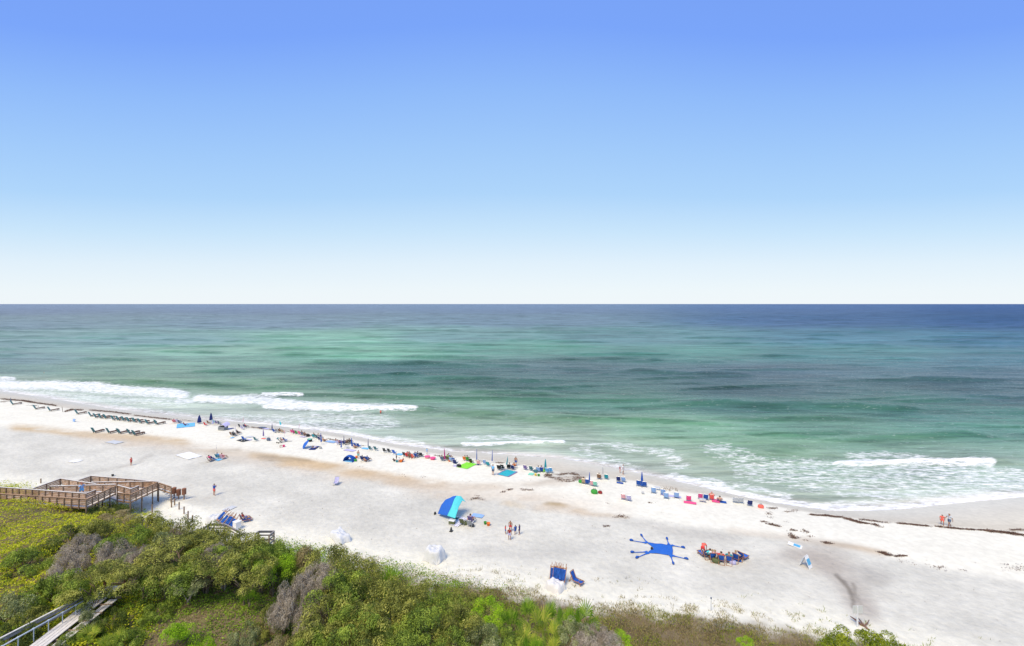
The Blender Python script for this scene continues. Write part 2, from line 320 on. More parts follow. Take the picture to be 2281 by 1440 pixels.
bp1 = t.nodes.new('ShaderNodeBump'); bp1.inputs['Distance'].default_value = .55; bp1.inputs['Strength'].default_value = .8; t.links.new(r1.outputs[0], bp1.inputs['Height']); t.links.new(bp0.outputs[0], bp1.inputs['Normal'])
bp2 = t.nodes.new('ShaderNodeBump'); bp2.inputs['Distance'].default_value = .09; bp2.inputs['Strength'].default_value = .8; t.links.new(r2.outputs[0], bp2.inputs['Height']); t.links.new(bp1.outputs[0], bp2.inputs['Normal'])
t.links.new(bp2.outputs[0], b.inputs['Normal'])
SEA = tag(link('sea', me, m), 'green and slate blue sea with small breaking waves rolling onto white sand', kind='structure')

# ------------------------------------------------------------------ beach and dune ground
tcol = np.concatenate([np.linspace(-4, -1.3, 24, endpoint=False), np.linspace(-1.3, 1.3, 860), np.linspace(1.3, 4, 25)[1:]])
dv = np.concatenate([np.arange(120, 200, 4), np.arange(200, 940, 2.8), [960, 1020, 1150, 1400, 1900, 3000, 8000]])
Yr = CAMZ*F/dv
TT, YY = np.meshgrid(tcol, Yr); XX = TT*YY; ZZ = gz(XX, YY)
U, V = proj(XX, YY, ZZ); s = ashore(XX, YY); t_in = inland(XX, YY)
tramp = (fbm(XX*1.1, YY*1.1, 61, 4)-.5)
ZZ = ZZ+.07*tramp*sstep(9, 16, s)
BL = [(-600,905),(0,950),(200,966),(400,988),(560,1014),(760,1052),(940,1080),(1060,1108),(1180,1117),(1260,1128),(1400,1150),(1600,1180),(1800,1203),
      (1900,1225),(2000,1245),(2130,1272),(2281,1295),(2800,1390)]
bu, bv = np.array(BL).T
wn = 14*(fbm(U*.012, V*.03, 15)-.5)
back = sstep(-9, 12, V+wn*.6-np.interp(U, bu, bv))
berm = np.array((.80, .782, .765)); bk = np.array((.645, .635, .636))
mott = fbm(XX*.16, YY*.22, 71, 5)
c = berm*(1-back[..., None])+(bk*(1+.36*(mott-.5)[..., None]))*back[..., None]
c = c*(1+.11*back[..., None]*(fbm(XX*.8, YY*1.6, 75, 4)-.5)[..., None])*(1+.05*(fbm(XX*1.7, YY*2.3, 72, 3)-.5)[..., None])
def put(c, w, col): return c*(1-w[..., None])+np.array(col)*w[..., None]
wet = [( -600,850),(0,888),(200,917),(400,940),(560,955),(700,966),(800,983),(900,1001),(1000,1015),(1150,1034),(1280,1058),(1420,1072),(1520,1096),(1640,1111),(1800,1141),(1960,1163),(2100,1171),(2281,1186),(2800,1220)]
wu, wv = np.array(wet).T
ww = sstep(3, -3, V-np.interp(U, wu, wv)-wn*.15)
c = put(c, ww*(1-.35*sstep(0, -30, V-np.interp(U, wu, wv))), (.585, .545, .51))
TAN = [([(40,953),(110,958),(200,970),(330,978),(405,985)],6,.75,(.60,.46,.30)),([(190,968),(260,978),(400,988)],5,.55,(.62,.5,.36)),([(280,992),(360,988)],4,.35,(.6,.5,.4)),
       ([(570,1016),(620,1020),(700,1032),(740,1040)],6,.8,(.56,.43,.28)),([(590,1024),(680,1030)],4,.6,(.42,.34,.25)),([(585,1019),(640,1022),(690,1029)],3,.95,(.34,.27,.19)),([(600,1026),(650,1028)],1.5,.9,(.25,.2,.15)),([(900,1075),(1000,1098),(1120,1100),(1250,1118),(1350,1140)],13,.45,(.70,.62,.56)),([(200,975),(400,998),(560,1022),(760,1060)],12,.4,(.68,.60,.54)),([(1228,1123),(1250,1125)],3,.95,(.36,.29,.19)),([(640,1032),(760,1044),(850,1060),(900,1070)],8,.7,(.64,.49,.33)),
       ([(760,1050),(850,1068),(930,1076),(980,1078)],8,.55,(.62,.5,.38)),([(470,1004),(520,1002)],4,.55,(.42,.36,.3)),([(420,1000),(560,1010)],8,.35,(.62,.54,.46)),
       ([(850,1066),(900,1078),(1000,1085),(1150,1083),(1250,1074)],7,.5,(.62,.54,.47)),([(1225,1124),(1260,1128)],4,.7,(.52,.42,.3)),([(1200,1132),(1300,1140)],7,.4,(.66,.54,.43)),
       ([(1130,1122),(1150,1128)],5,.45,(.68,.56,.4)),([(1290,1137),(1320,1146),(1400,1152)],4,.45,(.6,.5,.4)),([(940,1100),(1060,1105),(1180,1115)],10,.35,(.62,.55,.49)),
       ([(1640,1183),(1700,1190),(1800,1205),(1900,1218),(1960,1234)],6,.45,(.56,.48,.42)),([(1850,1212),(1920,1222),(1960,1230)],4,.5,(.56,.46,.36)),
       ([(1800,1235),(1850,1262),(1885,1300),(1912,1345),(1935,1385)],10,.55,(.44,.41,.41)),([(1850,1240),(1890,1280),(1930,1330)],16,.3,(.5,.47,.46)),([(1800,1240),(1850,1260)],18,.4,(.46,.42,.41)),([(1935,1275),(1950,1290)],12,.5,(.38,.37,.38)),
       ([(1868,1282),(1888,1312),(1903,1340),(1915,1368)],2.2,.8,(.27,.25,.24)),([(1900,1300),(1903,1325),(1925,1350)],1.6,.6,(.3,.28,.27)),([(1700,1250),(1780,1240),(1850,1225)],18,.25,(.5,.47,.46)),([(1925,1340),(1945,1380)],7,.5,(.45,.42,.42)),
       ([(130,1062),(180,1056),(260,1040),(340,1015)],2.5,.45,(.45,.44,.44)),([(0,1068),(80,1072)],3,.35,(.5,.48,.46)),([(240,992),(275,984)],4,.4,(.5,.5,.5)),
       ([(700,1110),(900,1130),(1000,1120)],10,.15,(.45,.45,.46)),([(1050,1225),(1150,1240),(1300,1225)],9,.2,(.48,.48,.5)),([(1500,1310),(1600,1315),(1680,1330)],9,.25,(.5,.5,.52)),
       ([(1250,1062),(1300,1058)],7,.6,(.46,.45,.46)),([(1180,1082),(1240,1072),(1290,1062)],4,.6,(.55,.5,.46)),([(1450,1172),(1550,1190),(1620,1200)],8,.25,(.52,.5,.5))]
for pts, hw, a, col in TAN:
    c = put(c, min(1, a*1.25)*stroke(U+wn*2.5, V+wn*.5, pts, hw*1.1, .9)*np.clip(np.where(U > 1790, .65, -.1)+np.where(U > 1790, .7, 1.9)*(fbm(XX*.22, YY*.5, 99, 5)), 0, 1), np.array(col)*np.array((.92,.90,.90)))
lightdune = sstep(-5.5, -1, t_in+2*(fbm(XX*.3, YY*.3, 4)-.5))
c = put(c, lightdune*.9, (.80, .785, .765))
soil = sstep(.8-.9*(XX > -8), 4.5-2*(XX > -8), t_in+3.2*(fbm(XX*.35, YY*.35, 21)-.5))
sc2 = fbm(XX*.5, YY*.5, 23)
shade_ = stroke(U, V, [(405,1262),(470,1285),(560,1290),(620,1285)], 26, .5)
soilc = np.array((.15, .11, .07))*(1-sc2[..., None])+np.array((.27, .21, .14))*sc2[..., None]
soilc = soilc*(1-.62*shade_[..., None])  # dark litter, with the shade of the hollow painted into the soil colour
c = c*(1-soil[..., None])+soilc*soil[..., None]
sandpatch = stroke(U, V, [(290,1125),(350,1120),(420,1140),(455,1160)], 13, .4)
c = put(c, sandpatch, (.82, .81, .80))
rough_attr = sstep(0, 1, back)
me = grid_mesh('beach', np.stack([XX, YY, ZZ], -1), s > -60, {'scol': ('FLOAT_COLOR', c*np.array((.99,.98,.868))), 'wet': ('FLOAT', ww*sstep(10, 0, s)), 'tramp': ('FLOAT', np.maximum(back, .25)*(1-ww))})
m, t, b = nodes('quartz_sand')
ac = t.nodes.new('ShaderNodeAttribute'); ac.attribute_name = 'scol'
aw = t.nodes.new('ShaderNodeAttribute'); aw.attribute_name = 'wet'
at = t.nodes.new('ShaderNodeAttribute'); at.attribute_name = 'tramp'
n1_ = nt_noise(t, 1.3, 7, .65); n2_ = nt_noise(t, .22, 5, .6)
vr = t.nodes.new('ShaderNodeTexVoronoi'); vr.inputs['Scale'].default_value = 1.9; vr.feature = 'SMOOTH_F1'
cc = t.nodes.new('ShaderNodeTexCoord'); t.links.new(cc.outputs['Object'], vr.inputs['Vector'])
r1_ = t.nodes.new('ShaderNodeMapRange'); r1_.inputs[1].default_value = .3; r1_.inputs[2].default_value = .7; r1_.inputs[3].default_value = .89; r1_.inputs[4].default_value = 1.07
t.links.new(n1_.outputs[0], r1_.inputs[0])
r2_ = t.nodes.new('ShaderNodeMapRange'); r2_.inputs[1].default_value = .3; r2_.inputs[2].default_value = .7; r2_.inputs[3].default_value = .955; r2_.inputs[4].default_value = 1.03
t.links.new(n2_.outputs[0], r2_.inputs[0])
mu = t.nodes.new('ShaderNodeMath'); mu.operation = 'MULTIPLY'; t.links.new(r1_.outputs[0], mu.inputs[0]); t.links.new(r2_.outputs[0], mu.inputs[1])
vv = t.nodes.new('ShaderNodeVectorMath'); vv.operation = 'SCALE'; t.links.new(ac.outputs['Color'], vv.inputs[0]); t.links.new(mu.outputs[0], vv.inputs[3])
t.links.new(vv.outputs[0], b.inputs['Base Color'])
rr = t.nodes.new('ShaderNodeMapRange'); rr.inputs[3].default_value = .95; rr.inputs[4].default_value = .35; t.links.new(aw.outputs['Fac'], rr.inputs[0]); t.links.new(rr.outputs[0], b.inputs['Roughness'])
b.inputs['Specular IOR Level'].default_value = .2
hs = t.nodes.new('ShaderNodeMath'); hs.operation = 'MULTIPLY_ADD'; hs.inputs[1].default_value = .25; t.links.new(vr.outputs[0], hs.inputs[0]); t.links.new(n1_.outputs[0], hs.inputs[2])
bp = t.nodes.new('ShaderNodeBump'); bp.inputs['Distance'].default_value = .16
t.links.new(hs.outputs[0], bp.inputs['Height']); t.links.new(at.outputs['Fac'], bp.inputs['Strength']); t.links.new(bp.outputs[0], b.inputs['Normal'])
BEACH = tag(link('beach_ground', me, m), 'white quartz sand beach with tan streaks rising to a brown dune', kind='structure')

# ------------------------------------------------------------------ mesh builders
class MB:
    def __init__(s): s.v = []; s.f = []; s.mi = []
    def add(s, vs, fs, mi=0):
        k = len(s.v); s.v += [tuple(p) for p in vs]; s.f += [tuple(i+k for i in f) for f in fs]; s.mi += [mi]*len(fs); return s
    def box(s, c, d, rz=0, rx=0, ry=0, mi=0):
        M = Matrix.Rotation(rz, 3, 'Z') @ Matrix.Rotation(rx, 3, 'X') @ Matrix.Rotation(ry, 3, 'Y'); c = Vector(c)
        P = [c+M @ Vector((x*d[0]/2, y*d[1]/2, z*d[2]/2)) for z in (-1, 1) for x, y in ((-1,-1),(1,-1),(1,1),(-1,1))]
        return s.add(P, [(3,2,1,0),(4,5,6,7),(0,1,5,4),(1,2,6,5),(2,3,7,6),(3,0,4,7)], mi)
    def bar(s, a, b, w, h, mi=0):               # a board from a to b, w wide (horizontal), h deep
        a = Vector(a); b = Vector(b); d = (b-a).normalized(); sx = d.cross(Vector((0,0,1)))
        if sx.length < 1e-4: sx = Vector((1,0,0))
        sx.normalize(); up = sx.cross(d)
        P = [q+sx*(i*w/2)+up*(j*h/2) for q in (a, b) for i, j in ((-1,-1),(1,-1),(1,1),(-1,1))]
        return s.add(P, [(0,1,2,3),(7,6,5,4),(0,4,5,1),(1,5,6,2),(2,6,7,3),(3,7,4,0)], mi)
    def tube(s, pts, r, n=6, mi=0, cap=True):
        pts = [Vector(p) for p in pts]; rs = r if hasattr(r, '__len__') else [r]*len(pts); P = []
        for i, p in enumerate(pts):
            d = (pts[min(i+1, len(pts)-1)]-pts[max(i-1, 0)]).normalized()
            a = d.cross(Vector((0,0,1)) if abs(d.z) < .9 else Vector((1,0,0))).normalized(); b_ = d.cross(a)
            P += [p+(a*math.cos(6.2832*k/n)+b_*math.sin(6.2832*k/n))*rs[i] for k in range(n)]
        fs = [(i*n+k, i*n+(k+1)%n, (i+1)*n+(k+1)%n, (i+1)*n+k) for i in range(len(pts)-1) for k in range(n)]
        if cap: fs += [tuple(range(n-1, -1, -1)), tuple((len(pts)-1)*n+k for k in range(n))]
        return s.add(P, fs, mi)
    def lathe(s, prof, n=12, c=(0,0,0), wob=0, mi=0):
        P = []
        for r, z in prof: P += [(c[0]+r*(1+wob*(k%2))*math.cos(6.2832*k/n), c[1]+r*(1+wob*(k%2))*math.sin(6.2832*k/n), c[2]+z) for k in range(n)]
        fs = [(i*n+k, i*n+(k+1)%n, (i+1)*n+(k+1)%n, (i+1)*n+k) for i in range(len(prof)-1) for k in range(n)]
        fs += [tuple(range(n-1, -1, -1)), tuple((len(prof)-1)*n+k for k in range(n))]
        return s.add(P, fs, mi)
    def sheet(s, fn, nu, nv, th=.012, mi=0):     # closed thick sheet from a function of (a, b) in 0..1
        T = [[Vector(fn(i/nu, j/nv)) for j in range(nv+1)] for i in range(nu+1)]
        top = [p for row in T for p in row]; bot = [p-Vector((0,0,th)) for p in top]; o = len(top); m_ = nv+1
        fs = []
        for i in range(nu):
            for j in range(nv):
                a = i*m_+j; fs += [(a, a+m_, a+m_+1, a+1), (a+o+1, a+m_+1+o, a+m_+o, a+o)]
        for i in range(nu): a = i*m_; fs += [(a, a+o, a+m_+o, a+m_)]; a = i*m_+nv; fs += [(a+m_, a+m_+o, a+o, a)]
        for j in range(nv): fs += [(j+1, j+1+o, j+o, j)]; a = nu*m_+j; fs += [(a, a+o, a+1+o, a+1)]
        return s.add(top+bot, fs, mi)
    def mesh(s, name, smooth=False):
        me = bpy.data.meshes.new(name); me.from_pydata(s.v, [], s.f); me.update()
        if any(s.mi): me.polygons.foreach_set('material_index', s.mi)
        if smooth: me.polygons.foreach_set('use_smooth', [True]*len(me.polygons))
        return me
def quads(name, V4, tris=False):
    n, k, _ = V4.shape; me = bpy.data.meshes.new(name)
    me.vertices.add(n*k); me.vertices.foreach_set('co', V4.reshape(-1).astype(np.float32))
    me.loops.add(n*k); me.loops.foreach_set('vertex_index', np.arange(n*k, dtype=np.int32))
    me.polygons.add(n); me.polygons.foreach_set('loop_start', np.arange(0, n*k, k, dtype=np.int32)); me.update(calc_edges=True)
    return me
def unit(a): return a/np.maximum(np.linalg.norm(a, axis=-1, keepdims=True), 1e-6)
def leaves(C, N, size, rg, aspect=.45, rnd=.5):
    """diamond leaves at C with outward direction N"""
    n = len(C); nn = unit(N*1.0+rg.normal(size=(n, 3))*rnd); tdir = unit(np.cross(nn, rg.normal(size=(n, 3)))); bdir = np.cross(nn, tdir)
    L = size*(.6+.8*rg.random((n, 1))); Wd = L*aspect
    return np.stack([C-tdir*L*.5, C+bdir*Wd*.5+nn*L*.06, C+tdir*L*.5, C-bdir*Wd*.5+nn*L*.06], 1)
def blades(C, h, w, rg, lean=.35):
    n = len(C); a = rg.random(n)*6.283; d = np.stack([np.cos(a), np.sin(a), np.zeros(n)], 1)
    a2 = rg.random(n)*6.283; l = np.stack([np.cos(a2), np.sin(a2), np.zeros(n)], 1)*(lean*rg.random((n, 1)))
    H = h*(.5+.8*rg.random((n, 1))); tip = C+np.array([0, 0, 1])*H+l*H
    return np.stack([C-d*w/2, C+d*w/2, tip], 1)

# ------------------------------------------------------------------ foliage
def lf(c, k=1.0): return [tuple(min(.8, x*k) for x in q) for q in c]
OL = [(.030,.036,.010),(.13,.145,.03),(.36,.37,.075),(.58,.56,.14)]; GR = [(.025,.042,.009),(.11,.165,.025),(.31,.41,.055),(.52,.58,.10)]
LI = [(.10,.20,.01),(.24,.42,.015),(.38,.58,.025),(.52,.66,.06)]; DE = [(.20,.165,.13),(.34,.285,.22),(.48,.415,.33),(.62,.55,.45)]
TN = [(.17,.13,.065),(.31,.25,.12),(.44,.37,.18),(.52,.46,.26)]; SG = [(.045,.055,.022),(.17,.20,.08),(.38,.41,.18),(.54,.55,.29)]
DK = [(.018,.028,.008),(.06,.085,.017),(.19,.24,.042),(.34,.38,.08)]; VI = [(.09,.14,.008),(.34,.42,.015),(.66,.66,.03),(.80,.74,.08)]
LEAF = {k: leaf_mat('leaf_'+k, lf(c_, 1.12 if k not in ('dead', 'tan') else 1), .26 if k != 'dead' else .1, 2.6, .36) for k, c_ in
        dict(olive=OL, green=GR, lime=LI, dead=DE, tan=TN, sage=SG, dark=DK, vinebush=[(.07,.11,.01),(.18,.24,.015),(.30,.35,.02),(.42,.44,.05)]).items()}
LEAF['palm'] = leaf_mat('leaf_palmetto', [(.14,.24,.02),(.30,.42,.04),(.52,.56,.07),(.68,.64,.14)], .4, 2)
LEAF['palmg'] = leaf_mat('leaf_palmetto_green', [(.07,.16,.015),(.15,.30,.02),(.26,.44,.03),(.40,.52,.06)], .4, 2)
LEAF['vine'] = leaf_mat('leaf_vine_mat', VI, .35, .45); LEAF['greeng'] = leaf_mat('leaf_undergrowth', [(.07,.12,.015),(.18,.29,.03),(.32,.48,.04),(.48,.60,.08)], .35, .5); LEAF['tang'] = leaf_mat('leaf_straw', TN, .3, .5)
LEAF['grass'] = leaf_mat('grass_dune', [(.14,.11,.045),(.27,.22,.09),(.38,.31,.14),(.50,.43,.24)], .3, .3)
LEAF['grassg'] = leaf_mat('grass_green', [(.10,.14,.015),(.22,.28,.025),(.34,.38,.04),(.46,.44,.10)], .3, .3)
BARK = mat('bark', (.20,.15,.11), .9, .3, 8, .5)
BARKP = mat('bark_pale', (.42,.35,.28), .85, .25, 8, .4)
def crown_mesh(name, seed, flat=.55, nclump=60, per=60, size=.15, twigs=False, hollow=True):
    rg = np.random.default_rng(seed)
    d = unit(rg.normal(size=(nclump, 3))); d[:, 2] = np.abs(d[:, 2])*1.0-.15
    d = unit(d); rad = (.55+.45*rg.random((nclump, 1))**.6)
    cc = d*rad*np.array([1, 1, flat]); cr_ = (.17+.18*rg.random(nclump))*(.7 if nclump > 70 else 1)
    Cs = []; Ns = []
    for i in range(nclump):
        q = unit(rg.normal(size=(per, 3))); q[:, 2] = np.where(q[:, 2] < -.3, -q[:, 2], q[:, 2])
        r_ = cr_[i]*(.55+.45*rg.random((per, 1))**.5)
        Cs.append(cc[i]+q*r_*np.array([1, 1, .75])); Ns.append(q*1.0+np.array([0, 0, .35])+d[i]*.35)
    C = np.concatenate(Cs); N = unit(np.concatenate(Ns))
    return quads(name, leaves(C, N, size, rg, .085 if twigs else .5))
CROWNS = {}
def crown(kind, i):
    k = (kind, i)
    if k not in CROWNS:
        if kind == 'dead': CROWNS[k] = crown_mesh('twig_crown', 500+i, .5, 55, 190, .13, twigs=True)
        elif kind == 'fine': CROWNS[k] = crown_mesh('leaf_crown', 300+i, .55, 80, 100, .042)
        else: CROWNS[k] = crown_mesh('leaf_crown', 100+i, .58, 26, 330, .048)
    return CROWNS[k]
def trunk_mesh(rg, h, r, n=3, spread=.5, thick=.09):
    mb = MB()
    for i in range(n):
        a = rg.random()*6.28+i*6.28/n; p = [(0.05*math.cos(a), .05*math.sin(a), -.3)]
        for k in range(1, 5): q = k/4; p.append((math.cos(a+.4*q)*r*spread*q**1.5+rg.normal()*.05, math.sin(a+.4*q)*r*spread*q**1.5+rg.normal()*.05, h*q*.85))
        mb.tube(p, [thick*(1-.18*k) for k in range(5)], 6)
        for b_ in range(2):
            k = 2+b_; a3 = a+rg.normal()*.9; mb.tube([p[k], (p[k][0]+math.cos(a3)*r*.3, p[k][1]+math.sin(a3)*r*.3, p[k][2]+h*.3)], [thick*.5, thick*.15], 5)
    return mb.mesh('trunk', True)
TR = [trunk_mesh(np.random.default_rng(40+i), 1, 1, 3+i%2, .6, .045) for i in range(4)]
shrub_n = 0
def shrub(name, u, vt, zt, r, sp, label, cat='shrub', group=None, ratio=.62, stand=None, bark=None, fine=False, v_lift=True):
    """a bush or small tree whose top shows at photo point (u, vt) when it is zt high; r is its radius in metres"""
    global shrub_n; shrub_n += 1
    if zt > 6.5 and u < 700 and vt < 1300 and v_lift: zt += .45+(.25 if 390 < u < 660 and vt < 1230 else 0); vt -= 9+(7 if 390 < u < 660 and vt < 1230 else 0)
    X, Y = px(u, vt, zt); Y -= 0; g = float(gz(X, Y-r*.25)); Y -= r*.25
    root = link(name, None, loc=(X, Y, g)); tag(root, label, cat, group)
    h = zt-g; ch = h*.42 if stand else min(h*1.02, r*(1.0 if h > 1.9 and u > 700 else 2)); ang = shrub_n*2.4
    kind = 'dead' if sp == 'dead' else ('fine' if fine else 'leaf')
    me_ = crown(kind, shrub_n % 5)
    flat = .58 if kind == 'leaf' else .55
    base = max(0, h-ch)
    link('crown', me_, LEAF[sp], root, (0, 0, base), ang, (r*1.15, r*(1.0+.2*random.random()), (h-base)/(flat+.10)))
    link('trunk', TR[shrub_n % 4], bark or BARK, root, (0, 0, -.1), ang, (r, r, h*(.8 if stand else .66)))
    return root
OAK = 'wind-pruned scrub trees along the dune top'
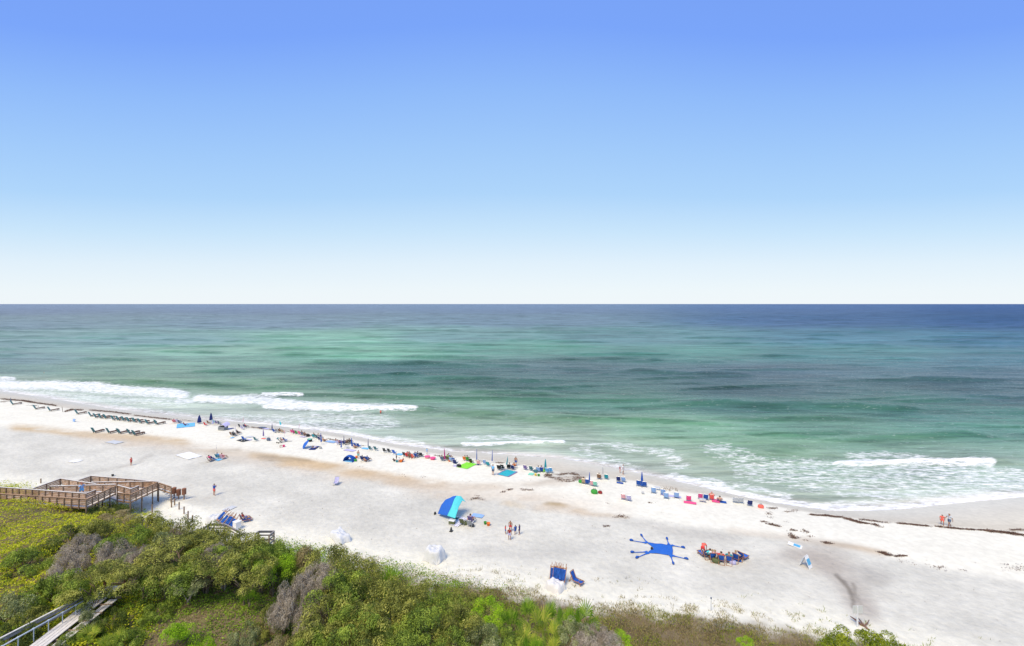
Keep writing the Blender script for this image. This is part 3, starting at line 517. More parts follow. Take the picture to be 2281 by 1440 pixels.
SH = [ # name, u, v_top, z_top, radius, species, label, category
 ('dune_shrub',262,1136,6.0,1.9,'tan','tan grassy bush at the foot of the wooden walkway posts','shrub',{}),
 ('dune_shrub',335,1150,6.9,2.1,'olive','olive bush touching the white sand patch below the row of posts','shrub',{}),
 ('scrub_oak',402,1162,7.7,2.4,'olive','rounded olive scrub tree directly below the last wooden post','tree',{'fine':1}),
 ('scrub_oak',470,1176,8.0,2.5,'olive','olive scrub tree hiding the left end of the grey railing','tree',{}),
 ('scrub_oak',545,1190,8.1,2.5,'olive','broad olive scrub tree between the two pieces of grey railing','tree',{'fine':1}),
 ('scrub_oak',600,1205,7.8,2.0,'green','green scrub tree just in front of the short right railing','tree',{}),
 ('dune_shrub',652,1228,7.0,1.7,'green','green bush at the notch where white sand dips into the scrub','shrub',{}),
 ('dune_shrub',690,1228,7.0,1.6,'tan','tan-green bush left of the tallest oak on the sand edge','shrub',{}),
 ('dune_shrub',232,1126,4.6,1.5,'olive','dull olive bush under the walkway corner','shrub',{}),
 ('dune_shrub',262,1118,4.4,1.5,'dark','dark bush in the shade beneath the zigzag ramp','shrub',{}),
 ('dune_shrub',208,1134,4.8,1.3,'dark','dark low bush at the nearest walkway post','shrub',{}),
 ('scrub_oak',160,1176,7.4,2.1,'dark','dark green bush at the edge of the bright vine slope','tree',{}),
 ('scrub_oak',228,1170,7.6,2.2,'olive','olive tree behind the grey dead twigs left of the canopy','tree',{}),
 ('dead_shrub',190,1196,7.6,1.5,'dead','leafless pinkish grey shrub nearest the bright vine slope','shrub',{}),
 ('scrub_oak',292,1178,8.0,2.2,'green','green tree in the canopy right of the grey twig patch','tree',{}),
 ('dead_shrub',262,1206,8.1,1.5,'dead','grey leafless shrub in the middle of the left canopy','shrub',{}),
 ('scrub_oak',352,1192,8.4,2.4,'sage','grey-green tree high in the left canopy','tree',{}),
 ('dead_shrub',322,1226,8.2,1.4,'dead','grey leafless shrub above the dark tunnel over the path','shrub',{}),
 ('scrub_oak',420,1206,8.7,2.9,'olive','wide olive tree roofing the dark hollow, left part','tree',{'stand':1}),
 ('scrub_oak',512,1214,8.9,2.9,'olive','wide olive tree with pale forked trunk above the dark hollow','tree',{'stand':1,'bark':'p'}),
 ('scrub_oak',466,1232,8.8,2.4,'green','green tree roofing the dark hollow between two wide olive trees','tree',{'stand':1}),
 ('scrub_oak',558,1240,8.7,2.2,'olive','olive tree roofing the dark hollow beside the lime shrub','tree',{'stand':1}),
 ('dead_shrub',482,1228,8.5,1.2,'dead','streaky grey dead branches over the dark hollow','shrub',{'stand':1}),
 ('scrub_oak',585,1228,8.4,2.0,'green','green tree over the right end of the dark hollow','tree',{'stand':1}),
 ('bright_shrub',612,1240,7.9,1.5,'lime','lime green leafy shrub glowing beside the dark hollow','shrub',{'stand':1}),
 ('dead_shrub',163,1240,7.6,1.6,'dead','lowest grey leafless shrub, left of the path tunnel','shrub',{}),
 ('scrub_oak',195,1264,8.8,1.7,'green','green tree arching over the entrance of the path tunnel','tree',{'stand':1}),
 ('scrub_oak',238,1262,8.9,2.1,'olive','olive tree directly above the dark path tunnel','tree',{'stand':1}),
 ('scrub_oak',330,1262,8.6,2.2,'olive','olive tree hanging over the right side of the path tunnel','tree',{'stand':1}),
 ('scrub_oak',382,1252,8.4,1.9,'green','green rounded tree left of the forked thin tree','tree',{}),
 ('thin_tree',428,1272,8.0,1.5,'sage','small grey-green tree on a pale forked trunk in the clearing','tree',{'stand':1,'bark':'p'}),
 ('scrub_oak',740,1208,9.2,2.7,'olive','tallest oak on the sand edge, behind the white covered mound','tree',{'fine':1}),
 ('scrub_oak',795,1238,9.0,2.5,'olive','oak sloping down right of the tallest oak','tree',{'fine':1}),
 ('scrub_oak',850,1272,8.6,2.2,'olive','olive oak left of the bright round palmetto','tree',{'fine':1}),
 ('dead_shrub',715,1252,8.9,1.44,'dead','grey leafless thicket high on the left side of the tallest oak','shrub',{}),
 ('dead_shrub',668,1284,8.4,1.44,'dead','large pale grey leafless bush leaning over the clearing','shrub',{}),
 ('dead_shrub',634,1322,7.6,1.04,'dead','grey leafless bush reaching lowest into the clearing','shrub',{}),
 ('dead_shrub',700,1320,8.0,1.20,'dead','grey twig bush between the clearing and the big oak','shrub',{}),
 ('scrub_oak',760,1272,9.3,2.4,'green','green oak in the heart of the big thicket','tree',{}),
 ('scrub_oak',820,1300,9.1,2.3,'olive','olive oak in the middle of the big thicket','tree',{}),
 ('scrub_oak',905,1302,8.4,2.1,'olive','olive oak just below the bright round palmetto','tree',{}),
 ('scrub_oak',948,1290,7.6,1.8,'olive','small oak on the sand edge right of the bright round palmetto','tree',{'fine':1}),
 ('scrub_oak',985,1318,7.6,1.9,'green','yellow-green oak on the sand edge above the dark gap','tree',{'fine':1}),
 ('scrub_oak',1035,1314,7.0,1.7,'olive','last olive oak before the palmetto patch','tree',{'fine':1}),
 ('scrub_oak',725,1340,8.8,2.0,'olive','olive oak at the lower left of the big thicket','tree',{}),
 ('scrub_oak',790,1350,9.0,2.2,'green','green oak at the lower middle of the big thicket','tree',{}),
 ('scrub_oak',870,1345,8.9,2.1,'olive','yellowish oak lit on top in the lower thicket','tree',{}),
 ('scrub_oak',940,1350,8.4,2.0,'green','green oak hanging over the brown bare gap','tree',{}),
 ('scrub_oak',1010,1345,8.0,2.0,'olive','olive oak left of the dark green bush','tree',{}),
 ('dark_shrub',1080,1336,7.0,1.4,'lime','shiny bright green bush with a black shaded side','shrub',{}),
 ('scrub_oak',700,1388,8.3,1.5,'green','green bush with a bare white branch near the bottom edge','shrub',{}),
 ('scrub_oak',840,1398,8.8,1.9,'dark','dark oak at the bottom edge below the big thicket','tree',{}),
 ('scrub_oak',905,1402,8.3,1.6,'green','green bush at the bottom edge left of the brown gap','shrub',{}),
 ('scrub_oak',1000,1398,7.8,1.7,'green','green bush at the bottom edge right of the brown gap','shrub',{}),
 ('scrub_oak',1062,1392,7.3,1.6,'sage','grey-green bush between the dark bush and the bottom edge','shrub',{}),
 ('scrub_oak',1122,1400,6.8,1.4,'green','rounded green bush at the bottom edge left of the yellow palmettos','shrub',{}),
 ('scrub_oak',1285,1382,7.0,1.4,'sage','grey-green bush right of the yellow palmettos','shrub',{}),
 ('dead_shrub',1330,1396,7.0,1.5,'dead','grey leafless shrub near the bottom edge right of the palmettos','shrub',{}),
 ('bright_shrub',1378,1404,6.2,1.1,'lime','small lime green shrub by the grey leafless one at the bottom','shrub',{}),
 ('bright_shrub',1658,1418,5.4,.55,'lime','tiny bright green shrub alone in the brown dune grass','shrub',{}),
 ('scrub_oak',1910,1400,4.8,2.4,'vinebush','low bright green mound of bush nearest the white notice board','shrub',{}),
 ('scrub_oak',1990,1420,4.6,2.0,'vinebush','low green mound furthest right at the bottom edge','shrub',{}),
 ('scrub_oak',60,1232,7.4,1.8,'green','deep green bush in the middle of the bright vine slope','shrub',{}),
 ('scrub_oak',128,1282,7.8,1.8,'green','green bush beside the upper end of the handrail','shrub',{}),
 ('scrub_oak',28,1318,8.0,1.8,'sage','grey-green bush left of the handrail near the picture edge','shrub',{}),
 ('scrub_oak',88,1348,7.9,1.5,'olive','olive bush right behind the handrail','shrub',{}),
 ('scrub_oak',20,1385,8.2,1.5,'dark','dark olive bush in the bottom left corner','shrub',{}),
 ('scrub_oak',196,1362,7.5,.6,'sage','small sage bush overhanging the plank path','shrub',{}),
 ('scrub_oak',135,1424,7.4,.6,'sage','small sage bush covering the lower planks of the path','shrub',{}),
 ('scrub_oak',172,1392,7.2,.8,'green','green bush leaning over the right edge of the plank path','shrub',{}),
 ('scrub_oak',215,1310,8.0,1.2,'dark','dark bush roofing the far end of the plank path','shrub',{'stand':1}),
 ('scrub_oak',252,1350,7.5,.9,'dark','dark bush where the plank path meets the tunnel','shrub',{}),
 ('bright_shrub',395,1392,6.9,1.3,'lime','lime bush in the bottom clearing right of the small palmetto','shrub',{}),
 ('bright_shrub',290,1398,6.9,1.1,'green','green bush at the bottom edge right of the plank path','shrub',{}),
 ('bright_shrub',448,1418,6.8,1.0,'lime','lime bush at the bottom edge of the clearing','shrub',{}),
 ('dune_shrub',350,1345,6.7,1.1,'green','green low bush in the shade of the clearing','shrub',{}),
 ('dune_shrub',546,1380,6.6,1.0,'sage','grey-green low bush in the middle of the clearing','shrub',{}),
 ('dune_shrub',600,1352,6.6,.9,'olive','olive low bush on the clearing slope','shrub',{}),
 ('dune_shrub',630,1410,6.8,1.2,'tan','tan low bush at the bottom of the clearing','shrub',{}),
]
for nm, u, vt, zt, r, spc, lab, cat, o in SH:
    shrub(nm, u, vt, zt, r, spc, lab, cat, fine=bool(o.get('fine')), stand=o.get('stand'), bark=BARKP if o.get('bark') else None)

# palmettos
def frond(mb, o, az_, tilt, L, n=13, spread=2.6):
    base = Vector(o); d = Vector((math.cos(az_)*math.cos(tilt), math.sin(az_)*math.cos(tilt), math.sin(tilt)))
    hub = base+d*L*.75; side = d.cross(Vector((0,0,1))).normalized(); up = side.cross(d).normalized()
    mb.add([base-side*.012, base+side*.012, hub+side*.012, hub-side*.012], [(0,1,2,3)])
    for k in range(n):
        a = (k/(n-1)-.5)*spread; q = (d*math.cos(a)+side*math.sin(a)+up*(.12*math.cos(a*1.3))).normalized(); pq = q.cross(up).normalized()
        tip = hub+q*L*(.62+.12*math.cos(a*2))-Vector((0,0,.12*L)); m_ = hub+q*L*.35
        mb.add([hub, m_-pq*.028*L, tip, m_+pq*.028*L], [(0,1,2,3)])
def palmetto_meshes(seed):
    rg = random.Random(seed); out_ = []
    for k in range(9):
        mb = MB(); frond(mb, (0,0,.05), k*2.4+rg.random()*.5, R(rg.uniform(18, 72)), rg.uniform(.95, 1.35)); out_.append(mb.mesh('frond'))
    return out_
PM = [palmetto_meshes(i) for i in range(3)]
PAL = [(1135,1355,5.6,1.1,'palmg','green palmetto on the left edge of the palmetto patch'),(1175,1335,5.2,1.0,'palmg','green palmetto nearest the sand in the palmetto patch'),
 (1168,1392,6.6,1.2,'palm','yellow palmetto with a leaning orange stem at the left of the patch'),(1205,1358,6.2,1.3,'palm','large yellow-green palmetto in the middle of the patch'),
 (1232,1378,6.4,1.2,'palm','yellow palmetto with spread fans right of centre in the patch'),(1262,1350,5.6,1.2,'palmg','green palmetto in the rear right of the patch'),
 (1300,1352,5.4,1.3,'palmg','bright green palmetto at the right edge of the patch'),(1230,1412,6.7,1.1,'palm','yellow palmetto low at the bottom edge, right of the leaning stem'),
 (1140,1425,6.8,1.0,'palm','golden palmetto at the very bottom of the patch'),(1190,1418,6.8,1.2,'palmg','green palmetto at the bottom centre of the patch'),
 (1222,1338,5.0,1.0,'palmg','dark green palmetto at the top centre of the patch'),(872,1262,8.6,1.5,'palmg','bright green round palmetto at the sand edge of the thicket'),
 (198,1400,7.2,.9,'palm','small yellow palmetto beside the plank path'),(238,1412,7.1,.8,'palm','yellow-green palmetto right of the one beside the plank path'),
 (262,1404,7.1,.7,'palm','third palmetto from the plank path, leaning right'),(555,1312,6.6,.8,'palmg','single green palmetto in the clearing')]
for i, (u, v, zt, r, spc, lab) in enumerate(PAL):
    X, Y = px(u, v, zt); g = float(gz(X, Y)); h = max(zt-g, .9)
    root = link('saw_palmetto', None, loc=(X, Y, g), rot=i*1.3); tag(root, lab, 'palmetto', 'saw palmettos in the dune scrub')
    zs = h/1.55
    for fm_ in PM[i % 3]: link('frond', fm_, LEAF[spc], root, scale=(r, r, zs))
    mbs = MB(); mbs.tube([(0,0,-.2),(.04,.02,.15*h),(0,0,.3*h)], [.12,.1,.07], 7); link('stem', mbs.mesh('stem', True), BARK, root)

# ground cover: countless small leaves and blades, one object each
def scatter(n, xr, yr, dens, seed):
    rg = np.random.default_rng(seed); X = rg.uniform(*xr, n); Y = rg.uniform(*yr, n)
    k = rg.random(n) < dens(X, Y); X, Y = X[k], Y[k]; return X, Y, gz(X, Y), rg
def d_right(X, Y):
    t = inland(X, Y)+.3+2.6*(fbm(X*.45, Y*.45, 201)-.5)*2
    tuft = sstep(.58, .70, fbm(X*1.5, Y*1.5, 202, 3))
    return np.clip(sstep(.3, 1.6, t)+tuft*sstep(-3.6, .4, t)*.55, 0, 1)*sstep(-9, -3, X)
X, Y, Zg, rg = scatter(420000, (-12, 60), (24, 52), d_right, 1)
gr = np.maximum(sstep(25, 31, X+4*(fbm(X*.2, Y*.2, 9)-.5)), .45*sstep(.5, .62, fbm(X*.35, Y*.35, 19)))
hmp = .5*sstep(.38, .72, fbm(X*.5, Y*.5, 210, 3)); lift = hmp*rg.random(len(X))**.6*sstep(.2, 2.2, inland(X, Y))
P = np.stack([X, Y, Zg-.03+lift], 1); kk = rg.random(len(X)) < gr*.9+.08; kb = rg.random(len(X)) < np.where(inland(X, Y) > 1.5, .3, .75)
Nn = np.stack([rg.normal(size=len(X))*.5, rg.normal(size=len(X))*.5-.2, np.ones(len(X))], 1)
A1 = kb & ~kk; B1 = kb & kk; A2 = ~kb & ~kk; B2 = ~kb & kk
tag(link('dune_grass', quads('dune_grass', blades(P[A1], .24, .045, rg, 1.1)), LEAF['grass']), 'brown and straw coloured grass covering the low dune at the right bottom', 'grass', kind='stuff')
tag(link('green_dune_grass', quads('green_dune_grass', blades(P[B1], .26, .05, rg, 1.2)), LEAF['grassg']), 'green creeping grass on the low dune near the notice board', 'grass', kind='stuff')
tag(link('dune_mat', quads('dune_mat', leaves(P[A2], unit(Nn[A2]), .15, rg, .35)), LEAF['grass']), 'low brown leafy mat between the grass of the right dune', 'ground cover', kind='stuff')
tag(link('green_dune_mat', quads('green_dune_mat', leaves(P[B2], unit(Nn[B2]), .15, rg, .4)), LEAF['grassg']), 'low green leafy mat between the grass of the right dune', 'ground cover', kind='stuff')
def d_left(X, Y):
    t = inland(X, Y)
    return sstep(-1.2, 1.2, t+1.5*(fbm(X*.5, Y*.5, 3)-.5))*sstep(-33, -39, X+5*(fbm(X*.2, Y*.2, 5)-.5)+(Y-44)*.75)*(proj(X, Y, 5)[0] > -500)
X, Y, Zg, rg = scatter(330000, (-110, -28), (24, 75), d_left, 2)
hump = .8*sstep(.35, .7, fbm(X*.55, Y*.55, 220, 3))
top = rg.random(len(X))**.6
P = np.stack([X, Y, Zg+.05+hump*top], 1); Nn = np.stack([rg.normal(size=len(X))*.4, rg.normal(size=len(X))*.4-.2, np.ones(len(X))], 1)
far_ = sstep(50, 54, Y+1.5*(fbm(X*.3, Y*.3, 8)-.5))*sstep(-80, -60, X)
km = rg.random(len(X)) < far_*.35
tag(link('vine_cover', quads('vine_cover', leaves(P[~km], unit(Nn[~km]), .17, rg, .6)), LEAF['vine']), 'bright yellow-green vine mat covering the slope below the walkway', 'ground cover', kind='stuff')
tag(link('straw_cover', quads('straw_cover', leaves(P[km], unit(Nn[km]), .15, rg, .25)), LEAF['tang']), 'straw coloured low growth under the wooden walkway', 'ground cover', kind='stuff')
def d_mid(X, Y):
    t = inland(X, Y)
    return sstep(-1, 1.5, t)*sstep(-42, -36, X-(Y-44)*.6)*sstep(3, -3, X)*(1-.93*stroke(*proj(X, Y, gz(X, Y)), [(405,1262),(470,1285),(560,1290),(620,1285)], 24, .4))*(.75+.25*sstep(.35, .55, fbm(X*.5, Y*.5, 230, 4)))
X, Y, Zg, rg = scatter(360000, (-48, 4), (24, 66), d_mid, 3)
P = np.stack([X, Y, Zg+.03+.45*sstep(.4, .7, fbm(X*.8, Y*.8, 231))*rg.random(len(X))], 1); Nn = np.stack([rg.normal(size=len(X))*.5, rg.normal(size=len(X))*.5, np.ones(len(X))], 1)
ks = rg.random(len(X)) < .85*sstep(.30, .52, fbm(X*.3, Y*.3, 232))+.16
tag(link('leafy_undergrowth', quads('leafy_undergrowth', leaves(P[ks], unit(Nn[ks]), .15, rg, .55)), LEAF['greeng']), 'low green plants between the trees of the clearing', 'undergrowth', kind='stuff')
tag(link('dry_undergrowth', quads('dry_undergrowth', leaves(P[~ks], unit(Nn[~ks]), .17, rg, .2)), LEAF['tang']), 'dry brown stalks and leaf litter in the clearing', 'undergrowth', kind='stuff')

# loose bare branches
def branch(name, u, v, pts, lab, col=BARKP):
    g = G(u, v); mb = MB()
    for p, r in pts: mb.tube(p, r, 5)
    return tag(link(name, mb.mesh(name, True), col, loc=g), lab, 'branch')
branch('bare_branch', 664, 1428, [([(0,0,0),(.5,0,.9),(.95,.1,1.6),(1.05,.2,2.5)],[.05,.045,.035,.012]),([(.5,0,.9),(1.2,.2,1.1)],[.03,.01])], 'bare white branch sticking up near the bottom of the clearing')
branch('bare_branch', 775, 1432, [([(0,0,1.2),(.8,0,2.2),(1.8,.1,2.4),(2.3,.2,1.9)],[.06,.05,.035,.015])], 'arched pale branch at the bottom edge under the big thicket')

# ------------------------------------------------------------------ wooden walkways
WOOD = mat('walkway_wood', (.39,.25,.155), .85, .42, 1.6, .3)
WOOD2 = mat('walkway_wood_weathered', (.68,.64,.60), .8, .15, 5, .2)
WOODG = mat('railing_wood_grey', (.30,.28,.27), .85, .2, 5, .2)
POST = mat('post_wood', (.27,.19,.13), .9, .25, 6, .3)
def pz(u, v, z): X, Y = px(u, v, z); return Vector((X, Y, z))
ramp = link('beach_walkway', None, loc=(0,0,0)); c0 = pz(193, 1112, 6.2); c0.z = float(gz(c0.x, c0.y)); ramp.location = c0
tag(ramp, 'long brown wooden walkway and zigzag ramp leading down to the beach at left', 'walkway')
def rel(p): return p-c0
def railing(root, rel, pts, h=1.07, nb=4, capw=.16, capm=None, mat_=None, step=1.1, deck_drop=.28, ground=True, rails=True, postm=None):
    cap = MB(); 
    for a, b in zip(pts[:-1], pts[1:]):
        cap.bar(rel(a), rel(b), capw, .045)
        mbr = MB()
        for k in range(nb):
            dz = Vector((0,0,-.13-k*(h-.22)/nb-.02)); mbr.bar(rel(a)+dz, rel(b)+dz, .035, .165)
        mbr.bar(rel(a)+Vector((0,0,-h-.10)), rel(b)+Vector((0,0,-h-.10)), .05, .2)
        link('rail_boards', mbr.mesh('rail_boards'), mat_ or WOOD, root)
        L = (b-a).length; n = max(1, round(L/step))
        for i in range(n+(b is pts[-1])):
            p = a.lerp(b, i/n); g = float(gz(p.x, p.y))-.2; mp_ = MB()
            if i % 2 == 0 and ground: lo = g
            else: lo = p.z-h-deck_drop
            mp_.box(rel(Vector((p.x, p.y-.07, (p.z+lo)/2-.03))), (.11,.11,p.z-lo-.05)); link('post', mp_.mesh('post'), postm or POST, root)
    link('rail_cap', cap.mesh('rail_cap'), capm or WOOD2, root)
def deck(root, rel, poly, name='deck'):
    mb = MB(); n = len(poly); T = [rel(p) for p in poly]; B = [p-Vector((0,0,.12)) for p in T]
    mb.add(T+B, [tuple(range(n)), tuple(range(2*n-1, n-1, -1))]+[(i, i+n, (i+1)%n+n, (i+1)%n) for i in range(n)])
    link(name, mb.mesh(name), WOOD2, root)
H = 1.07
R1 = [pz(-260,1088,6.3), pz(0,1100,6.2), pz(193,1112,6.2), pz(258,1082,5.9)]
R2 = [pz(-260,1073,6.3), pz(0,1085,6.2), pz(192,1099,6.2), pz(213,1091,6.15)]
R3 = [pz(112,1083,6.1), pz(258,1079,5.9)]
R4 = [pz(73,1088,6.1), pz(135,1066,6.0), pz(214,1078,5.9)]
R5 = [pz(176,1069,5.0), pz(203,1060,4.9), pz(300,1068,4.6), pz(352,1073,4.4)]
R6 = [pz(205,1074,4.9), pz(345,1072,4.4)]
R7 = [pz(262,1081,5.1), pz(292,1089,4.95), pz(309,1082,4.85)]
R8 = [pz(262,1098,5.05), pz(291,1101,4.9), pz(352,1074,4.4)]
railing(ramp, rel, R1, capm=WOOD); railing(ramp, rel, R2)
for q in (R3, R4, R5, R6, R7): railing(ramp, rel, q, step=1.6)
railing(ramp, rel, R8, capm=WOOD)
dn = lambda p, k=H+.02: p-Vector((0,0,k))
deck(ramp, rel, [dn(R1[0]), dn(R1[1]), dn(R1[2]), dn(R2[2]), dn(R2[1]), dn(R2[0])])
deck(ramp, rel, [dn(R1[2], H+.03), dn(R1[3], H+.03), dn(R4[2], H+.03), dn(R4[1], H+.03), dn(R4[0], H+.03), dn(R2[2], H+.03)])
deck(ramp, rel, [dn(R8[0]), dn(R8[1]), dn(R8[2]), dn(R5[2]), dn(R5[1]), dn(R5[0])])
RS = [pz(354,1076,4.3), pz(382,1085,3.8)]
railing(ramp, rel, RS, h=.9, nb=3, step=1.2, capm=WOOD)
st = MB(); a0 = RS[0]; b0 = RS[1]
for k in range(7):
    q = a0.lerp(b0, k/6); st.box(rel(Vector((q.x-.2, q.y+.9, q.z-.9-k*.22))), (.32,1.5,.06), rz=.2)
link('stair_treads', st.mesh('stair_treads'), WOOD2, ramp)
BARREL = mat('barrel_wood', (.27,.125,.075), .8, .2, 7, .2)
def barrel(u, v, z, lab):
    g = G(u, v+9); X, Y = px(u, v, z); root = link('beach_bin', None, loc=(X, Y, float(gz(X, Y)))); tag(root, lab, 'bin', 'round wooden bins at the foot of the ramp')
    z0 = z-.45-root.location.z; mb = MB()
    for k in range(12): a = k*math.pi/6; mb.box((.27*math.cos(a), .27*math.sin(a), z0+.42), (.035,.135,.84), rz=a)
    mb.lathe([(.25,z0+.02),(.25,z0+.05)], 12)
    link('body', mb.mesh('body'), BARREL, root); m2 = MB(); m2.lathe([(.31,z0+.84),(.31,z0+.88),(.2,z0+.93)], 14); link('lid', m2.mesh('lid'), BARREL, root)
    m3 = MB(); m3.box((0,0,z0/2-.1), (.13,.13,z0+.25)); link('post', m3.mesh('post'), POST, root)
barrel(388,1093,2.75,'left round wooden bin next to the last stair post'); barrel(398,1097,2.5,'middle round wooden bin, set lower than its neighbours'); barrel(410,1095,2.7,'right round wooden bin, nearest the open sand')
def post(u, vb, hp, lab, r=.06, g_=None):
    g = G(u, vb); mb = MB(); mb.box((0,0,hp/2-.15), (2*r,2*r,hp+.3)); mb.box((0,0,hp+.01), (2*r+.02,2*r+.02,.03))
    return tag(link('fence_post', mb.mesh('fence_post'), POST, loc=g), lab, 'post', 'short wooden posts in the sand beside the ramp')
for u, vb, hp, lab in [(339,1146,1.35,'thickest wooden post, standing in the middle of the white sand patch'),(382,1131,1.3,'wooden post nearest the round bins'),(389,1126,1.0,'wooden post just right of the one nearest the bins'),
    (399,1135,1.0,'third wooden post from the bins'),(410,1145,1.0,'wooden post by a small green tuft'),(419,1156,1.05,'dark wooden post second nearest the scrub'),(429,1164,.95,'wooden post nearest the scrub tree'),(91,1077,.75,'lone wooden post in the sand behind the walkway')]:
    post(u, vb, hp, lab)
# plank path through the scrub
pth = link('plank_path', None); A = Vector((-36.2, 26.0, 6.9)); B = Vector((-35.6, 40.5, 6.7)); A = pz(45,1470,6.7); B = pz(232,1325,6.6)
pth.location = A; tag(pth, 'weathered plank footpath climbing from the bottom left corner into the scrub tunnel', 'walkway')
prel = lambda p: p-A
d = (B-A); L = d.length; dn_ = d.normalized(); sx = dn_.cross(Vector((0,0,1))).normalized()
npl = 4
for k in range(npl):                       # long boards, weathered
    off = sx*((k-(npl-1)/2)*.30); mb = MB(); mb.bar(prel(A-dn_*4)+off, prel(B+dn_*1.2)+off, .265, .05); link('plank', mb.mesh('plank'), WOOD2, pth)
for k in range(2):
    off = sx*(.95+k*.34)+Vector((0,0,-.16)); mb = MB(); mb.bar(prel(A-dn_*4)+off, prel(A+dn_*(L*.93))+off, .29, .05); link('plank', mb.mesh('plank'), WOOD2, pth)
mb = MB()
for k in range(16): q = prel(A+dn_*(k-3)); mb.bar(q-sx*.75-Vector((0,0,.12)), q+sx*1.5-Vector((0,0,.2)), .1, .15)
link('joists', mb.mesh('joists'), POST, pth)
RAILM = mat('handrail_grey_blue', (.50,.56,.64), .4, .06, 5, 0, .5)
hr = link('handrail', None, loc=A); tag(hr, 'pale blue-grey handrail along the left side of the plank path', 'handrail')
mb = MB(); ha = prel(pz(-60,1476,7.6)); hb = prel(pz(186,1339,7.45)); mb.tube([ha, hb], .05, 8); link('rail', mb.mesh('rail', True), RAILM, hr)
for k in range(7):
    q = ha.lerp(hb, (k+.6)/7.2); m2 = MB(); m2.tube([q-Vector((0,0,.95)), q], .03, 6); m2.box(q, (.12,.12,.09)); link('post', m2.mesh('post'), RAILM, hr)
ta = prel(pz(-70,1458,7.75)); tb = prel(pz(184,1328,7.6))
m3 = MB(); m3.bar(ta, tb, .13, .05); link('top_board', m3.mesh('top_board'), WOOD2, hr)
m3 = MB(); m3.bar(ta-Vector((0,0,.22)), tb-Vector((0,0,.22)), .03, .2); link('side_board', m3.mesh('side_board'), WOODG, hr)
m3 = MB(); m3.bar(ta-Vector((0,0,.62)), tb-Vector((0,0,.62)), .03, .15); link('side_board', m3.mesh('side_board'), WOODG, hr)
lampp = link('path_light', None, loc=pz(179,1302,7.9)); lampp.location.z = float(gz(*lampp.location.xy)); tag(lampp, 'small white capped post at the mouth of the path tunnel', 'post light')
lh = 7.9-lampp.location.z; mb = MB(); mb.tube([(0,0,-.2),(0,0,lh-.1)], .045, 8); link('post', mb.mesh('post'), mat('white_grey_paint', (.62,.64,.66)), lampp); mb = MB(); mb.lathe([(.1,lh-.12),(.12,lh-.05),(.05,lh+.03)], 10); link('cap', mb.mesh('cap'), mat('white_paint', (.8,.8,.8)), lampp)
arb = link('tunnel_frame', None, loc=B+dn_*1.2-Vector((0,0,.25))); tag(arb, 'rusty brown frame standing over the path inside the tunnel', 'frame'); RUST = mat('rust_wood', (.15,.07,.04), .9, .3, 6)
for sgn, nme in ((-1,'upright'),(1,'upright')):
    mb = MB(); mb.box(tuple(sx*sgn*.85+Vector((0,0,.7))), (.16,.16,1.9)); link(nme, mb.mesh(nme), RUST, arb)
mb = MB(); mb.bar(-sx*1.1+Vector((0,0,1.6)), sx*1.1+Vector((0,0,1.6)), .1, .14); link('lintel', mb.mesh('lintel'), RUST, arb)
# grey railings of the stair landing behind the scrub
lg = link('stair_landing', None); c1 = pz(500,1172,6.2); c1.z = float(gz(c1.x, c1.y)); lg.location = c1; tag(lg, 'grey wooden stair railing peeping over the scrub beside the stacked blue chairs', 'railing')
rl1 = lambda p: p-c1
railing(lg, rl1, [pz(455,1175,6.4), pz(466,1167,6.3), pz(502,1168,6.2), pz(535,1185,5.6)], h=.9, nb=2, capm=WOODG, mat_=WOODG, postm=WOODG, step=1.8)
lg2 = link('stair_foot_railing', None); c2 = pz(600,1183,4.6); c2.z = float(gz(c2.x, c2.y)); lg2.location = c2; tag(lg2, 'short square end of grey railing above the right part of the scrub', 'railing')
rl2 = lambda p: p-c2
railing(lg2, rl2, [pz(569,1188,4.8), pz(577,1183,4.7), pz(611,1183,4.4), pz(600,1192,4.5)], h=.95, nb=2, capm=WOODG, mat_=WOODG, postm=POST, step=1.9)

# ------------------------------------------------------------------ colours of cloth and plastic
CC = dict(navy=(.02,.035,.16), blue=(.015,.09,.40), royal=(.022,.13,.54), sky=(.16,.50,.85), ltblue=(.28,.45,.75), teal=(.02,.30,.36), aqua=(.10,.62,.66), turq=(.03,.42,.50),
  green=(.05,.32,.05), lime=(.25,.75,.05), red=(.65,.04,.04), coral=(.85,.16,.12), pink=(.80,.10,.28), ltpink=(.80,.42,.45), magenta=(.45,.03,.20), orange=(.85,.22,.04), yellow=(.75,.60,.08),
  white=(.80,.80,.80), grey=(.32,.34,.36), ltgrey=(.55,.57,.60), dark=(.05,.055,.06), black=(.02,.02,.022), brown=(.22,.12,.07), tan=(.50,.36,.24), purple=(.22,.16,.38), lilac=(.50,.48,.72),
  maroon=(.28,.03,.03), mint=(.25,.68,.52), chairteal=(.05,.17,.20), chairbrown=(.13,.075,.055), olive=(.12,.14,.06), skin=(.52,.30,.20), skin2=(.36,.19,.12), skin3=(.60,.36,.26), hair=(.05,.03,.02), blond=(.35,.24,.12), slate=(.10,.14,.22), cream=(.62,.58,.52))
def cm(n): return mat('cloth_'+n, CC[n], .7, .08, 5, .05)
STEEL = mat('chair_tube', (.45,.46,.48), .35, .05, 5, 0, .5, .6); TEAK = mat('lounge_wood', (.36,.17,.085), .65, .2, 9, .1); WPOLE = mat('pole_white', (.7,.7,.7), .4, .05)
SEAW = 20                                      # the sea lies this many degrees right of straight ahead
def yaw(a): return R(-SEAW-a)                  # a = degrees turned clockwise from facing the sea
def root(name, u, v, a, lab, cat, group=None, dz=0, scale=1.0):
    g = G(u, v); o = link(name, None, loc=(g.x, g.y, g.z+dz), rot=yaw(a), scale=scale); return tag(o, lab, cat, group)

